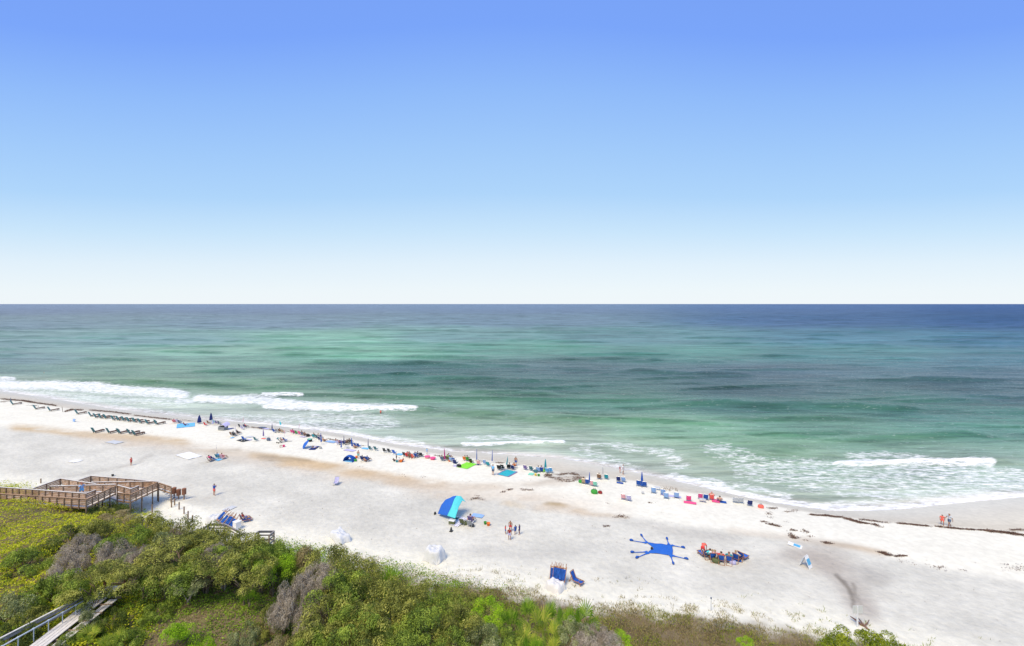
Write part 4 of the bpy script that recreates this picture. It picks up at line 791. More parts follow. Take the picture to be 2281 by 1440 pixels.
# ------------------------------------------------------------------ people
POSES = {}
def pose(n, J, E=None): POSES[n] = J
def std(dx=0):
    return dict(pel=(0,0,.95), spi=(0,-.01,1.14), che=(0,0,1.34), nec=(0,0,1.49), hd0=(0,.02,1.57), hd1=(0,.015,1.70),
        shL=(-.18,0,1.42), shR=(.18,0,1.42), elL=(-.25,-.02,1.15), elR=(.25,-.02,1.15), wrL=(-.26,.06,.91), wrR=(.26,.06,.91), haL=(-.26,.08,.83), haR=(.26,.08,.83),
        hiL=(-.10,0,.88), hiR=(.10,0,.88), knL=(-.115,.02,.49), knR=(.115,.02,.49), anL=(-.12,-.03,.08), anR=(.12,-.03,.08), toL=(-.13,.14,.03), toR=(.13,.14,.03))
J = std(); POSES['stand'] = J
J = std(); J.update(elL=(-.27,.06,1.20), elR=(.27,.06,1.20), wrL=(-.12,.22,1.33), wrR=(.12,.22,1.33), haL=(-.07,.22,1.41), haR=(.07,.22,1.41)); POSES['phone'] = J
J = std(); J.update(elL=(-.24,-.10,1.17), wrL=(-.25,-.12,.92), haL=(-.25,-.12,.84), elR=(.24,.10,1.18), wrR=(.24,.26,.98), haR=(.24,.30,.91), knL=(-.11,.20,.50), anL=(-.11,.22,.09), toL=(-.11,.39,.05), knR=(.11,-.04,.49), anR=(.11,-.28,.12), toR=(.11,-.13,.03)); POSES['walk'] = J
J = std(); J.update(pel=(0,-.08,.90), spi=(0,.10,1.02), che=(0,.32,1.08), nec=(0,.45,1.05), hd0=(0,.53,1.03), hd1=(0,.64,.98), shL=(-.17,.38,1.05), shR=(.17,.38,1.05), elL=(-.2,.42,.78), elR=(.2,.42,.78), wrL=(-.16,.50,.54), wrR=(.16,.50,.54), haL=(-.15,.52,.46), haR=(.15,.52,.46), hiL=(-.1,-.08,.85), hiR=(.1,-.08,.85), knL=(-.12,0,.47), knR=(.12,0,.47)); POSES['bend'] = J
J = std(); J.update(pel=(0,-.05,.42), spi=(0,-.14,.60), che=(0,-.22,.79), nec=(0,-.26,.93), hd0=(0,-.25,1.01), hd1=(0,-.23,1.14), shL=(-.18,-.23,.86), shR=(.18,-.23,.86), elL=(-.28,-.10,.62), elR=(.28,-.10,.62), wrL=(-.26,.14,.56), wrR=(.26,.14,.56), haL=(-.25,.22,.55), haR=(.25,.22,.55),
   hiL=(-.10,.02,.42), hiR=(.10,.02,.42), knL=(-.14,.42,.52), knR=(.14,.42,.52), anL=(-.15,.66,.13), anR=(.15,.66,.13), toL=(-.16,.82,.08), toR=(.16,.82,.08)); POSES['chair'] = J
J = dict(J); J.update({k: (x, y+.0, z-.28) for k, (x, y, z) in J.items() if k[:2] not in ('kn', 'an', 'to')}); J.update(hiL=(-.1,.02,.12), hiR=(.1,.02,.12), knL=(-.16,.38,.36), knR=(.16,.38,.36), anL=(-.16,.58,.07), anR=(.16,.58,.07), toL=(-.17,.74,.03), toR=(.17,.74,.03), pel=(0,-.05,.13)); POSES['ground'] = J
J = dict(pel=(0,0,.14), spi=(0,-.2,.14), che=(0,-.4,.16), nec=(0,-.55,.16), hd0=(0,-.63,.17), hd1=(0,-.76,.17), shL=(-.18,-.47,.14), shR=(.18,-.47,.14), elL=(-.33,-.3,.08), elR=(.33,-.3,.08), wrL=(-.3,-.05,.08), wrR=(.3,-.05,.08), haL=(-.29,.03,.07), haR=(.29,.03,.07), hiL=(-.1,.07,.12), hiR=(.1,.07,.12), knL=(-.12,.46,.12), knR=(.12,.46,.12), anL=(-.13,.87,.08), anR=(.13,.87,.08), toL=(-.15,.93,.2), toR=(.15,.93,.2)); POSES['lie'] = J
J = std(); J.update(knL=(-.12,.10,.49), wrL=(-.34,.12,1.05), elL=(-.30,.02,1.2), haL=(-.37,.16,1.10), wrR=(.30,.15,.98), haR=(.31,.2,.93)); POSES['play'] = J
RAD = dict(pel=.135, spi=.115, che=.135, nec=.052, hd0=.082, hd1=.088, sh=.068, el=.043, wr=.029, ha=.034, hi=.092, kn=.057, an=.036, to=.034)
BONES = [('pel','spi'),('spi','che'),('che','nec'),('nec','hd0'),('hd0','hd1'),('che','shL'),('che','shR'),('shL','elL'),('shR','elR'),('elL','wrL'),('elR','wrR'),('wrL','haL'),('wrR','haR'),
         ('pel','hiL'),('pel','hiR'),('hiL','knL'),('hiR','knR'),('knL','anL'),('knR','anR'),('anL','toL'),('anR','toR')]
PEOPLE = {}
def build_pose(pn):
    J = POSES[pn]; names = ['pel']+[k for k in J if k != 'pel']; idx = {k: i for i, k in enumerate(names)}
    me = bpy.data.meshes.new('skel'); me.from_pydata([J[k] for k in names], [(idx[a], idx[b_]) for a, b_ in BONES], [])
    o = bpy.data.objects.new('skel', me); COL.objects.link(o); md = o.modifiers.new('s', 'SKIN'); md.use_smooth_shade = True
    for k in names:
        r = RAD.get(k, RAD.get(k[:2])); sv = me.skin_vertices[0].data[idx[k]]; sv.radius = (r, r*(.78 if k in ('che', 'pel', 'spi') and pn != 'lie' else 1)); sv.use_root = k == 'pel'
    o.modifiers.new('u', 'SUBSURF').levels = 1
    dg = bpy.context.evaluated_depsgraph_get(); ev = bpy.data.meshes.new_from_object(o.evaluated_get(dg))
    vs = [v.co.copy() for v in ev.vertices]; fs = [tuple(p.vertices) for p in ev.polygons]
    COL.objects.unlink(o); bpy.data.objects.remove(o)
    # which bone each face belongs to
    def near(p):
        best = (9, None, 0)
        for a, b_ in BONES:
            A_, B_ = Vector(J[a]), Vector(J[b_]); d = B_-A_; t = max(0, min(1, (p-A_).dot(d)/d.length_squared)); q = (p-A_-d*t).length
            if a == 'che' and b_[:2] == 'sh': q *= .9
            if q < best[0]: best = (q, (a, b_), t)
        return best
    lab = []
    for f in fs:
        c = sum((vs[i] for i in f), Vector())/len(f); _, (a, b_), t = near(c); lab.append((a, b_, t, c))
    mb = MB(); mb.add(vs, fs)
    hd = Vector(J['hd1']); up = (hd-Vector(J['hd0'])).normalized(); fw = Vector((0,1,0)) if pn not in ('lie','bend') else (Vector((0,0,1)) if pn == 'lie' else Vector((0,.3,-.95)).normalized())
    fw = (fw-up*fw.dot(up)).normalized(); sd_ = up.cross(fw); ce = hd-up*.045
    mb.tube([ce+fw*.06+up*.02, ce+fw*.105-up*.012], [.012,.018], 5)                                   # nose
    for s_ in (-1, 1):
        mb.tube([ce+sd_*s_*.07, ce+sd_*s_*.1-fw*.005], [.028,.02], 6)                                  # ears
        mb.tube([ce+sd_*s_*.032+fw*.078+up*.022, ce+sd_*s_*.032+fw*.088+up*.022], [.011,.008], 5, mi=1) # eyes
    mb.bar(ce-sd_*.025+fw*.083-up*.04, ce+sd_*.025+fw*.083-up*.04, .012, .01, mi=1)                    # mouth
    for s_ in 'LR':                                                                                   # fingers
        w = Vector(J['wr'+s_]); h_ = Vector(J['ha'+s_]); d = (h_-w).normalized(); sx_ = d.cross(Vector((0,1,.2))).normalized(); bend = d.cross(sx_)*(-.35 if s_ == 'L' else .35)
        for k, ln in enumerate((.072,.082,.078,.062)):
            b0 = h_+sx_*(k-1.5)*.017; mb.tube([b0, b0+d*ln*.55, b0+(d+bend*.6).normalized()*ln], [.009,.008,.006], 4)
        s2 = 1 if s_ == 'L' else -1; b0 = w.lerp(h_, .6)+sx_*s2*.022; mb.tube([b0, b0+(d*.7+sx_*s2*.7)*.04, b0+(d+sx_*s2*.45)*.065], [.011,.010,.007], 4)
    body = mb.mesh('body', True)
    bm_n = [v.normal.copy() for v in ev.vertices]
    def cut(name, test, off):
        sel = [f for f, l in zip(fs, lab) if test(*l)]
        if not sel: return None
        ids = sorted({i for f in sel for i in f}); mp_ = {i: k for k, i in enumerate(ids)}
        m_ = MB(); m_.add([vs[i]+bm_n[i]*off for i in ids], [tuple(mp_[i] for i in f) for f in sel]); return m_.mesh(name, True)
    tors = {('pel','spi'),('spi','che'),('che','nec'),('che','shL'),('che','shR')}
    P = {'body': body}
    P['shirt'] = cut('shirt', lambda a, b_, t, c: ((a, b_) in tors and not (b_ == 'nec' and t > .7)) or (a[:2] == 'sh' and t < .55), .014)
    P['shorts'] = cut('shorts', lambda a, b_, t, c: (a == 'pel' and b_[:2] == 'hi') or (a == 'pel' and b_ == 'spi' and t < .45) or (a[:2] == 'hi' and t < .62), .016)
    P['brief'] = cut('swim_brief', lambda a, b_, t, c: (a == 'pel' and b_[:2] == 'hi') or (a == 'pel' and b_ == 'spi' and t < .3) or (a[:2] == 'hi' and t < .15), .010)
    P['hair'] = cut('hair', lambda a, b_, t, c: b_ in ('hd1', 'hd0') and ((c-ce).dot(up) > .045 or ((c-ce).dot(fw) < -.01 and (c-ce).dot(up) > -.07)), .014)
    P['hat'] = cut('hat', lambda a, b_, t, c: b_ == 'hd1' and (c-ce).dot(up) > .02, .03)
    PEOPLE[pn] = P
for pn in POSES: build_pose(pn)
def person(u, v, pn, top, bottom, lab, a=0, sc=1.0, skin='skin', hair='hair', group='people on the beach', dz=0, brief=False, hat=None):
    P = PEOPLE[pn]; r = root('person', u, v, a, lab, 'person', group, dz, (sc*1.28, sc*1.2, sc*1.06))
    link('body', P['body'], [cm(skin), cm('hair')], r)
    if top and P['shirt']: link('shirt', P['shirt'], cm(top), r)
    k = 'brief' if brief else 'shorts'
    if bottom and P[k]: link('swim_brief' if brief else 'shorts', P[k], cm(bottom), r)
    if hat and P['hat']: link('hat', P['hat'], cm(hat), r)
    elif P['hair']: link('hair', P['hair'], cm(hair), r)
    return r

# ------------------------------------------------------------------ beach gear
_C = {}
def cached(k, fn):
    if k not in _C: _C[k] = fn()
    return _C[k]
def chair(u, v, col, lab, a=0, group='folding beach chairs near the water', frame=None, sc=1.15):
    r = root('beach_chair', u, v, a, lab, 'chair', group, scale=sc)
    def seat(): mb = MB(); mb.sheet(lambda p, q: ((p-.5)*.52, -.22+q*.48, .29-.05*math.sin(q*3.14)*math.sin(p*3.14)+q*.04), 4, 4, .02); return mb.mesh('seat')
    def back(): mb = MB(); mb.sheet(lambda p, q: ((p-.5)*.54, -.22-q*.26-.04*math.sin(p*3.14), .29+q*.60), 4, 4, .03); return mb.mesh('backrest')
    def fr():
        mb = MB()
        for s in (-.28, .28):
            mb.tube([(s,-.50,.92),(s,-.22,.28),(s,.10,.02),(s,.30,.02)], .018, 5); mb.tube([(s,.28,.33),(s,-.24,.27),(s,-.42,.02)], .018, 5); mb.tube([(s,.28,.33),(s,.26,.52)], .016, 5)
        mb.tube([(-.28,.30,.02),(.28,.30,.02)], .016, 5); mb.tube([(-.28,-.42,.02),(.28,-.42,.02)], .016, 5); mb.tube([(-.28,-.50,.92),(.28,-.50,.92)], .018, 5); return mb.mesh('frame')
    def arm(s): mb = MB(); mb.box((s*.30,.04,.53), (.055,.42,.03)); return mb.mesh('armrest')
    link('seat', cached('cs', seat), cm(col), r); link('backrest', cached('cb', back), cm(col), r); link('frame', cached('cf', fr), frame or STEEL, r)
    for s in (-1, 1): link('armrest', cached(('ca', s), lambda: arm(s)), mat('plastic_white', (.75,.75,.75), .5, .03), r)
    return r
def lounger(u, v, lab, a=0, col='chairteal', group='dark loungers at the left end of the beach'):
    r = root('sun_lounger', u, v, a, lab, 'sun lounger', group, scale=(1.15,1.3,1.45))
    def seat(): mb = MB(); [mb.box((0, -.35+k*.115, .27+(.03 if k > 8 else 0)), (.60,.085,.05)) for k in range(13)]; return mb.mesh('seat_slats')
    def back(): mb = MB(); mb.box((0,-.62,.60), (.62,.09,.86), rx=R(28)); return mb.mesh('backrest')
    def fr():
        mb = MB()
        for s in (-.30, .30): mb.box((s,.32,.23), (.06,1.45,.09))
        mb.box((0,-.40,.22), (.66,.07,.07)); mb.box((0,1.04,.22), (.66,.07,.07)); return mb.mesh('frame')
    def leg(s, y): mb = MB(); mb.box((s,y,.09), (.07,.08,.26)); return mb.mesh('leg')
    link('seat', cached('ls', seat), cm('chairbrown'), r); link('backrest', cached('lb', back), cm(col), r); link('frame', cached('lf', fr), cm('chairbrown'), r)
    for s in (-.3, .3):
        for y in (-.35, .95): link('leg', cached(('ll', s, y), lambda: leg(s, y)), cm('chairbrown'), r)
    return r
def wchair(u, v, lab, a=0, group='wooden lounge chairs with blue canvas', col='royal', fold=None, g=None, sc=1.0):
    r = root('lounge_chair', u, v, a, lab, 'lounge chair', group, scale=sc)
    if g is not None: r.location = g
    if fold is not None: r.rotation_euler = fold
    def seat(): mb = MB(); mb.sheet(lambda p, q: ((p-.5)*.56, -.25+q*1.0, .34-.06*math.sin(q*3.14)), 2, 6, .025); return mb.mesh('seat')
    def back(): mb = MB(); mb.sheet(lambda p, q: ((p-.5)*.56, -.25-q*.34, .34+q*.72), 2, 4, .03); return mb.mesh('backrest')
    def fr():
        mb = MB()
        for s in (-.32, .32): mb.bar((s,-.62,1.12), (s,-.22,.30), .045, .07); mb.bar((s,-.25,.34), (s,.80,.34), .045, .07)
        for y, z in ((.80,.34), (-.62,1.10), (-.25,.30), (.3,.28)): mb.bar((-.32,y,z), (.32,y,z), .05, .05)
        mb.bar((-.3,-.75,.02), (.3,-.75,.02), .05, .05); return mb.mesh('frame')
    def leg(s, f): mb = MB(); mb.bar((s*.30, .7 if f else -.75, .0), (s*.30, .5 if f else -.40, .34 if f else .78), .045, .06); return mb.mesh('leg')
    link('seat', cached('ws', seat), cm(col), r); link('backrest', cached('wb', back), cm(col), r); link('frame', cached('wf', fr), TEAK, r)
    for s in (-1, 1):
        for f in (0, 1): link('leg', cached(('wl', s, f), lambda: leg(s, f)), TEAK, r)
    return r
def umb(u, v, col, lab, h=2.2, lean=0, wide=.13, a=0, sleeve=.62, group='furled beach umbrellas stuck in the sand'):
    r = root('beach_umbrella', u, v, a, lab, 'umbrella', group); r.rotation_euler = (0, R(lean), r.rotation_euler.z)
    mb = MB(); mb.tube([(0,0,-.25),(0,0,h)], .024, 6); link('pole', mb.mesh('pole', True), WPOLE, r)
    mb = MB(); z0 = h*(1-sleeve); mb.lathe([(wide*1.15,z0),(wide,z0+.12),(wide*.75,z0+(h-z0)*.5),(wide*.42,z0+(h-z0)*.82),(.03,h+.04)], 12, wob=-.28); link('canopy', mb.mesh('canopy'), cm(col), r)
    mb = MB(); mb.lathe([(.02,h+.04),(.028,h+.08),(.008,h+.14)], 6); link('finial', mb.mesh('finial'), WPOLE, r)
    mb = MB(); mb.lathe([(wide*1.04,z0+.14),(wide*1.04,z0+.19)], 10); link('strap', mb.mesh('strap'), cm(col), r); return r
def flat(name, cat, u, v, w, l, col, lab, a=0, th=.015, group=None, wav=.03, stripes=None):
    g = G(u, v); r = link(name, None, loc=g+Vector((0,0,.02)), rot=yaw(a)); tag(r, lab, cat, group)
    zr = lambda x, y: float(gz(g.x+x*math.cos(yaw(a))-y*math.sin(yaw(a)), g.y+x*math.sin(yaw(a))+y*math.cos(yaw(a))))-g.z
    def surf(x, y): return zr(x, y)+.06+wav*(math.sin(x*4.1+y*2.3)+math.sin(y*5.2-x))*.5
    if stripes:
        n = 9
        for k in range(n):
            mb = MB(); x0 = -w/2+w*k/n; mb.sheet(lambda p, q: (x0+p*w/n, (q-.5)*l, surf(x0+p*w/n, (q-.5)*l)), 2, 8, th); link('stripe', mb.mesh('stripe'), cm(col if k % 2 else stripes), r)
        return r
    mb = MB(); mb.sheet(lambda p, q: ((p-.5)*w, (q-.5)*l, surf((p-.5)*w, (q-.5)*l)), 8, 8, th); me = mb.mesh(name)
    o = link('cloth', me, cm(col), r)
    mb = MB()                                             # hems
    for y in (-.5, .5): mb.sheet(lambda p, q: ((p-.5)*w, y*l+(q-.5)*.06, surf((p-.5)*w, y*l)+.01), 8, 1, .02)
    link('hem', mb.mesh('hem'), cm(col if col not in ('turq',) else 'purple'), r)
    if col == 'turq':
        mb = MB()
        for x in (-.5, .5): mb.sheet(lambda p, q: (x*w+(p-.5)*.22, (q-.5)*l, surf(x*w, (q-.5)*l)+.012), 1, 8, .02)
        link('border', mb.mesh('border'), cm('purple'), r)
    return r
def cooler(u, v, col, lab, a=0, lid='white', s=1.0):
    r = root('cooler', u, v, a, lab, 'cooler', scale=s); mb = MB(); mb.box((0,0,.19), (.62,.38,.38)); mb.box((0,0,.02), (.58,.34,.05)); link('body', mb.mesh('body'), cm(col), r)
    mb = MB(); mb.box((0,0,.41), (.66,.42,.07)); link('lid', mb.mesh('lid'), cm(lid), r); mb = MB(); mb.tube([(-.33,0,.25),(-.40,0,.33),(-.40,0,.50),(.40,0,.50),(.40,0,.33),(.33,0,.25)], .016, 5); link('handle', mb.mesh('handle'), cm('grey'), r); return r
def bag(u, v, col, lab, a=0, s=1.0, cat='bag'):
    r = root('beach_bag', u, v, a, lab, cat, scale=s); mb = MB(); P = []
    mb.lathe([(.20,0),(.27,.10),(.26,.26),(.22,.36)], 10, wob=.08); me = mb.mesh('body', True); link('body', me, cm(col), r, scale=(1.15,.7,1))
    for s_ in (-1, 1): mb = MB(); mb.tube([(-.13,s_*.12,.34),(-.09,s_*.10,.50),(.09,s_*.10,.50),(.13,s_*.12,.34)], .014, 5); link('strap', mb.mesh('strap', True), cm('dark' if col != 'dark' else 'grey'), r)
    return r
def bucket(u, v, col, lab, s=1.3):
    r = root('sand_bucket', u, v, 0, lab, 'bucket', scale=s); mb = MB(); mb.lathe([(.12,0),(.165,.24),(.18,.25),(.155,.245),(.11,.03)], 14); link('body', mb.mesh('body', True), cm(col), r)
    mb = MB(); mb.tube([(-.16,0,.24),(-.12,.1,.32),(.12,.1,.32),(.16,0,.24)], .009, 4); link('handle', mb.mesh('handle'), cm('white'), r); return r
def ball(u, v, col, lab, s=1.2):
    g = G(u, v); r = link('beach_ball', None, loc=g, scale=s); tag(r, lab, 'ball'); mb = MB(); mb.lathe([(.02,0),(.12,.03),(.19,.11),(.215,.21),(.19,.31),(.12,.39),(.02,.42)], 12); link('body', mb.mesh('body', True), cm(col), r); mb = MB(); mb.lathe([(.05,.405),(.05,.425)], 8); link('valve', mb.mesh('valve'), cm('white'), r); return r
def ordn(k): return ['first','second','third','fourth','fifth','sixth','seventh','eighth','ninth','tenth','eleventh','twelfth'][k]

# --- left end: dark loungers
for k, (u, v) in enumerate([(208,928),(219,931),(230,932),(241,933),(258,936),(269,937),(281,938),(292,940),(305,941),(318,943),(334,945),(354,946)]):
    lounger(u, v, ('leftmost' if k == 0 else 'rightmost' if k == 11 else ordn(k)+' from the left')+' dark lounger in the long row behind the weed line', 4-((k*37) % 9))
for k, (u, v) in enumerate([(216,964),(249,965),(272,966),(295,967),(306,970)]):
    lounger(u, v, ('leftmost' if k == 0 else 'rightmost' if k == 4 else ordn(k)+' from the left')+' of five dark loungers in the front row', (k*29) % 11-5)
for (u, v), lab in zip([(34,902),(85,912),(117,916),(178,923)], ['dark lounger nearest the left picture edge, half in the seaweed','dark lounger just left of the short lounger gap in the weed line','dark lounger between two clumps of seaweed at far left','lone dark lounger right of the small leaning post']):
    lounger(u, v, lab, 0)
tag(umb(24,900,'slate','slim dark furled umbrella at the far left end of the beach',1.9), group=None)
mbp = MB(); mbp.tube([(0,0,-.2),(-.25,0,1.5)], .05, 6); tag(link('leaning_post', mbp.mesh('leaning_post'), cm('chairbrown'), loc=G(140,918)), 'small dark post leaning left in the sand beyond the loungers', 'post')
def lifebox(u, v, col, lab, w=.7, h=.8, a=0):
    r = root('folded_chair', u, v, a, lab, 'folded chair'); mb = MB(); mb.box((0,0,h*.5), (w,.12,h*.8), rx=R(-14)); link('seat', mb.mesh('seat'), cm(col), r)
    mb = MB(); [mb.tube([(s*w*.5,.15,0),(s*w*.5,-.15,h)], .02, 5) for s in (-1, 1)]; [link('frame_tube', (lambda q: (q.tube([(s*w*.5,.15,0),(s*w*.5,-.15,h)], .02, 5), q.mesh('frame_tube'))[1])(MB()), STEEL, r) for s in (-1, 1)]; 0 and link('frame', mb.mesh('frame'), STEEL, r); return r
lifebox(165,940,'ltblue','pale blue folded chair standing alone in front of the long lounger row',.8,.8)
flat('towel','towel',168,1028,2.0,1.4,'white','small white towel alone on the grey sand above the walkway')
flat('beach_mat','mat',255,986,3.6,1.6,'ltgrey','grey mat lying in the tan streak below the front lounger row')
bucket(251,1061,'dark','tiny dark bucket on the sand behind the zigzag ramp',1.2)
person(292,1037,'stand','coral','red','distant bather in red walking on the bare sand above the ramp',a=60,sc=.85)
person(182,1093,'walk','ltblue','sky','person in pale blue with a red cap on the zigzag ramp',a=-80,hat='red')
p_ = bpy.data.objects[-1] if False else None
for o in [q for q in COL.objects if q.get('label', '').startswith('person in pale blue with a red cap')]: P_ = pz(182, 1092, 6.0); o.location = (P_.x, P_.y, 5.16)

# --- group at 393..500
chair(389,943,'red','red chair at the left end of the strip, by the light blue mat',a=10); person(390,943,'chair','pink','red','sitter in pink in the red chair by the light blue mat',a=10)
chair(397,943,'lilac','lilac chair beside the red one above the light blue mat'); chair(402,944,'slate','slate chair at the right of the trio above the light blue mat'); person(397,943,'chair','lilac','navy','sitter in lilac above the light blue mat')
flat('beach_mat','mat',414,948,5.2,3.6,'sky','big light blue mat with a person sitting on it',a=35)
person(412,949,'ground','maroon','navy','person sitting in the middle of the light blue mat',a=20,dz=.1)
umb(444,944,'navy','left navy umbrella closed to a tent shape',2.2,wide=.48,sleeve=.86); umb(470,940,'navy','right navy umbrella closed to a tent shape, a little higher up',2.4,wide=.40,sleeve=.8)
chair(459,949,'red','red chair below the two navy tent-shaped umbrellas'); chair(466,945,'brown','brown chair between the navy umbrellas and the red chair'); umb(474,949,'lilac','small lilac umbrella right of the navy ones',1.5,wide=.2)
chair(478,943,'aqua','pale aqua chair behind the lilac umbrella'); chair(484,945,'purple','purple chair left of the playpen'); chair(490,946,'slate','slate chair nearest the playpen')
r = root('baby_playpen', 497, 958, -8, 'grey mesh playpen with a pale lilac sunshade roof', 'playpen', scale=1.25); mb = MB(); mb.box((0,0,.34), (1.3,1.0,.62)); link('body', mb.mesh('body'), cm('grey'), r)
mb = MB(); [mb.box((0,0,z), (1.36,1.06,.06)) for z in (.04,.36,.66)]; link('frame', mb.mesh('frame'), cm('dark'), r)
mb = MB(); mb.sheet(lambda p, q: ((p-.5)*1.5+.15, (q-.5)*1.2+.2, .72+.55*math.sin(p*3.14)*.8+.25*q), 8, 4, .03); link('roof', mb.mesh('roof'), cm('lilac'), r)
flat('towel','towel',508,956,1.0,1.2,'lilac','lilac towel touching the playpen'); flat('towel','towel',516,955,.7,.8,'purple','little purple towel between playpen and dark chairs')
umb(541,947,'ltpink','thin pale pink umbrella above the lilac and orange chairs',2.0,lean=5,wide=.08)
chair(536,953,'dark','dark chair left of the lilac one under the thin pink umbrella'); chair(541,957,'lilac','lilac chair under the thin pink umbrella'); chair(547,954,'navy','navy chair right of the lilac one'); person(547,954,'chair','coral','navy','sitter in orange under the thin pink umbrella')
umb(524,966,'lilac','thin lilac pole umbrella behind the pair of black chairs',1.9,wide=.06); chair(517,971,'brown','brown chair at the left of the black pair'); chair(523,972,'black','black chair with a sitter, middle of the dark group',sc=1.2); chair(532,968,'dark','dark reclining chair at the right of the dark group')
person(522,971,'chair','grey','black','sitter in grey in the black chair'); person(530,968,'chair','maroon','dark','sitter in maroon in the dark reclining chair'); flat('towel','towel',517,976,.6,.7,'sky','scrap of light blue towel by the black chairs')
flat('beach_mat','mat',541,982,2.6,1.4,'dark','dark mat under the blue tent-like chair',a=10); r = chair(545,982,'royal','blue canopy chair on a dark mat',sc=1.25); flat('towel','towel',554,981,1.2,.8,'lilac','lilac towel right of the blue canopy chair')
flat('towel','towel',556,974,1.5,1.0,'ltgrey','pale towel above and right of the blue canopy chair')
umb(587,975,'purple','purple furled umbrella standing alone in open sand',1.9,lean=-3,wide=.16,sleeve=.8); chair(571,983,'chairteal','small teal folding chair alone, seen from behind'); bag(598,982,'slate','large slate bag lying open in open sand',s=1.6); flat('towel','towel',587,978,1.1,.4,'coral','thin coral towel by the slate bag')
flat('towel','towel',584,953,1.8,1.3,'slate','dark blue towel on the weed line'); flat('towel','towel',592,956,1.8,1.0,'lilac','lilac towel on the weed line')
umb(606,962,'navy','navy furled umbrella left of the blue chairs on the weed line',1.9,wide=.15,sleeve=.8); chair(612,964,'blue','blue chair just right of a navy furled umbrella'); chair(619,964,'grey','grey chair between blue and brown chairs'); chair(625,964,'brown','brown chair in front of the teal flag'); person(625,964,'chair','tan','brown','tanned sitter in the brown chair')
chair(631,965,'tan','tan chair at the right of the brown one'); umb(634,973,'ltpink','thin pinkish umbrella pole behind the stroller',1.9,wide=.06)
umb(627,954,'aqua','aqua umbrella tilted left at the water side',1.9,lean=-18,wide=.2,sleeve=.55); umb(665,958,'ltpink','thin tilted pink umbrella near the water',1.7,lean=12,wide=.06)
person(628,986,'chair',None,'ltpink','bare-backed sitter in pink beside the stroller',skin='skin3')
r = root('stroller', 622, 987, 10, 'dark stroller with four wheels parked on the sand', 'stroller'); mb = MB(); mb.sheet(lambda p, q: ((p-.5)*.5, -.3+q*.7, .45+.5*(1-q)**2), 3, 5, .05); link('seat', mb.mesh('seat'), cm('dark'), r)
mb = MB(); mb.sheet(lambda p, q: ((p-.5)*.55, -.45+q*.5, 1.0+.2*math.sin(q*3.14)), 3, 5, .03); link('hood', mb.mesh('hood'), cm('chairteal'), r)
for sx_ in (-.28, .28):
    for sy in (-.35, .4): mb = MB(); mb.tube([(sx_-.03,sy,.14),(sx_+.03,sy,.14)], .14, 10); link('wheel', mb.mesh('wheel'), cm('black'), r)
mb = MB(); [mb.tube([(s*.26,.4,.14),(s*.26,-.1,.55),(s*.26,-.6,1.05)], .018, 5) for s in (-1, 1)]; mb.tube([(-.26,-.6,1.05),(.26,-.6,1.05)], .02, 5); link('frame', mb.mesh('frame'), STEEL, r)
chair(636,984,'blue','blue low chair right of the stroller',a=10); flat('towel','towel',643,983,1.6,.6,'cream','cream towel stretching right from the blue low chair')
person(624,998,'bend','tan','tan','toddler bending over in the sand below the stroller',a=70,sc=.5,skin='skin2'); bucket(632,996,'pink','pink bucket by the toddler',1.6)
for u, v, c_, l_ in [(652,966,'pink','pink chair at the left of the colourful row'),(657,967,'magenta','magenta chair next to the pink one'),(662,968,'green','green chair in the colourful row'),(669,969,'pink','hot pink chair in the middle of the colourful row'),(675,971,'slate','slate chair in the colourful row'),(681,973,'brown','brown chair with a tanned sitter in the colourful row')]: chair(u, v, c_, l_)
person(654,966,'chair','ltpink','pink','sitter in pale pink at the left of the colourful row'); person(674,970,'chair',None,'maroon','bare-chested sitter in the colourful row',skin='skin2'); person(681,973,'chair',None,'tan','tanned sitter at the right of the colourful row',skin='skin')
bag(686,973,'black','round black bag at the right end of the colourful row',s=1.5); flat('towel','towel',675,974,1.4,.8,'lilac','lilac towel under the colourful row')
chair(700,976,'teal','teal chair left of two sitters by the dark blue umbrella',a=-10); chair(708,978,'chairteal','dark teal chair under the seated person'); person(701,975,'chair','brown','navy','brown-haired sitter in the teal chair'); person(711,976,'chair','cream','navy','person in cream sitting left of the dark blue umbrella',hair='blond')
umb(716,991,'blue','dark blue furled umbrella low in front of a tanned sitter',2.5,lean=-4,wide=.15,sleeve=.75); person(722,984,'ground',None,'brown','tanned person crouching right of the dark blue umbrella',skin='skin',sc=1.1); chair(713,982,'navy','navy chair behind the dark blue umbrella')
cooler(690,984,'black','black cooler with a green lid above the tilted blue parasol',lid='mint',s=1.4)
# open blue umbrella tilted
r = root('beach_parasol', 693, 997, 0, 'open bright blue parasol tilted far over a person lying down', 'parasol'); r.rotation_euler = (R(20), R(-52), 0)
mb = MB(); mb.tube([(0,0,-.2),(0,0,1.7)], .024, 6); link('pole', mb.mesh('pole'), WPOLE, r)
mb = MB(); mb.lathe([(1.05,1.25),(.98,1.32),(.7,1.5),(.35,1.63),(.03,1.70)], 16, wob=-.04); link('canopy', mb.mesh('canopy'), cm('royal'), r)
for k in range(8): mb = MB(); a_ = k*math.pi/4; mb.tube([(0,0,1.62),(.98*math.cos(a_),.98*math.sin(a_),1.24)], .012, 4); link('rib', mb.mesh('rib'), WPOLE, r)
flat('beach_mat','mat',700,999,2.6,1.2,'navy','navy mat under the tilted blue parasol',a=70); person(700,998,'lie','lilac','dark','person in lilac lying under the tilted blue parasol',a=-70,dz=.1); bag(714,1000,'grey','little grey bag right of the person lying down')
flat('towel','towel',738,985,2.4,1.4,'ltblue','light blue towel left of a sitting person'); person(750,985,'ground',None,'tan','person with bare back sitting between blue and pink towels',skin='skin2'); flat('towel','towel',756,984,1.6,.9,'ltpink','pink towel right of the sitting person')
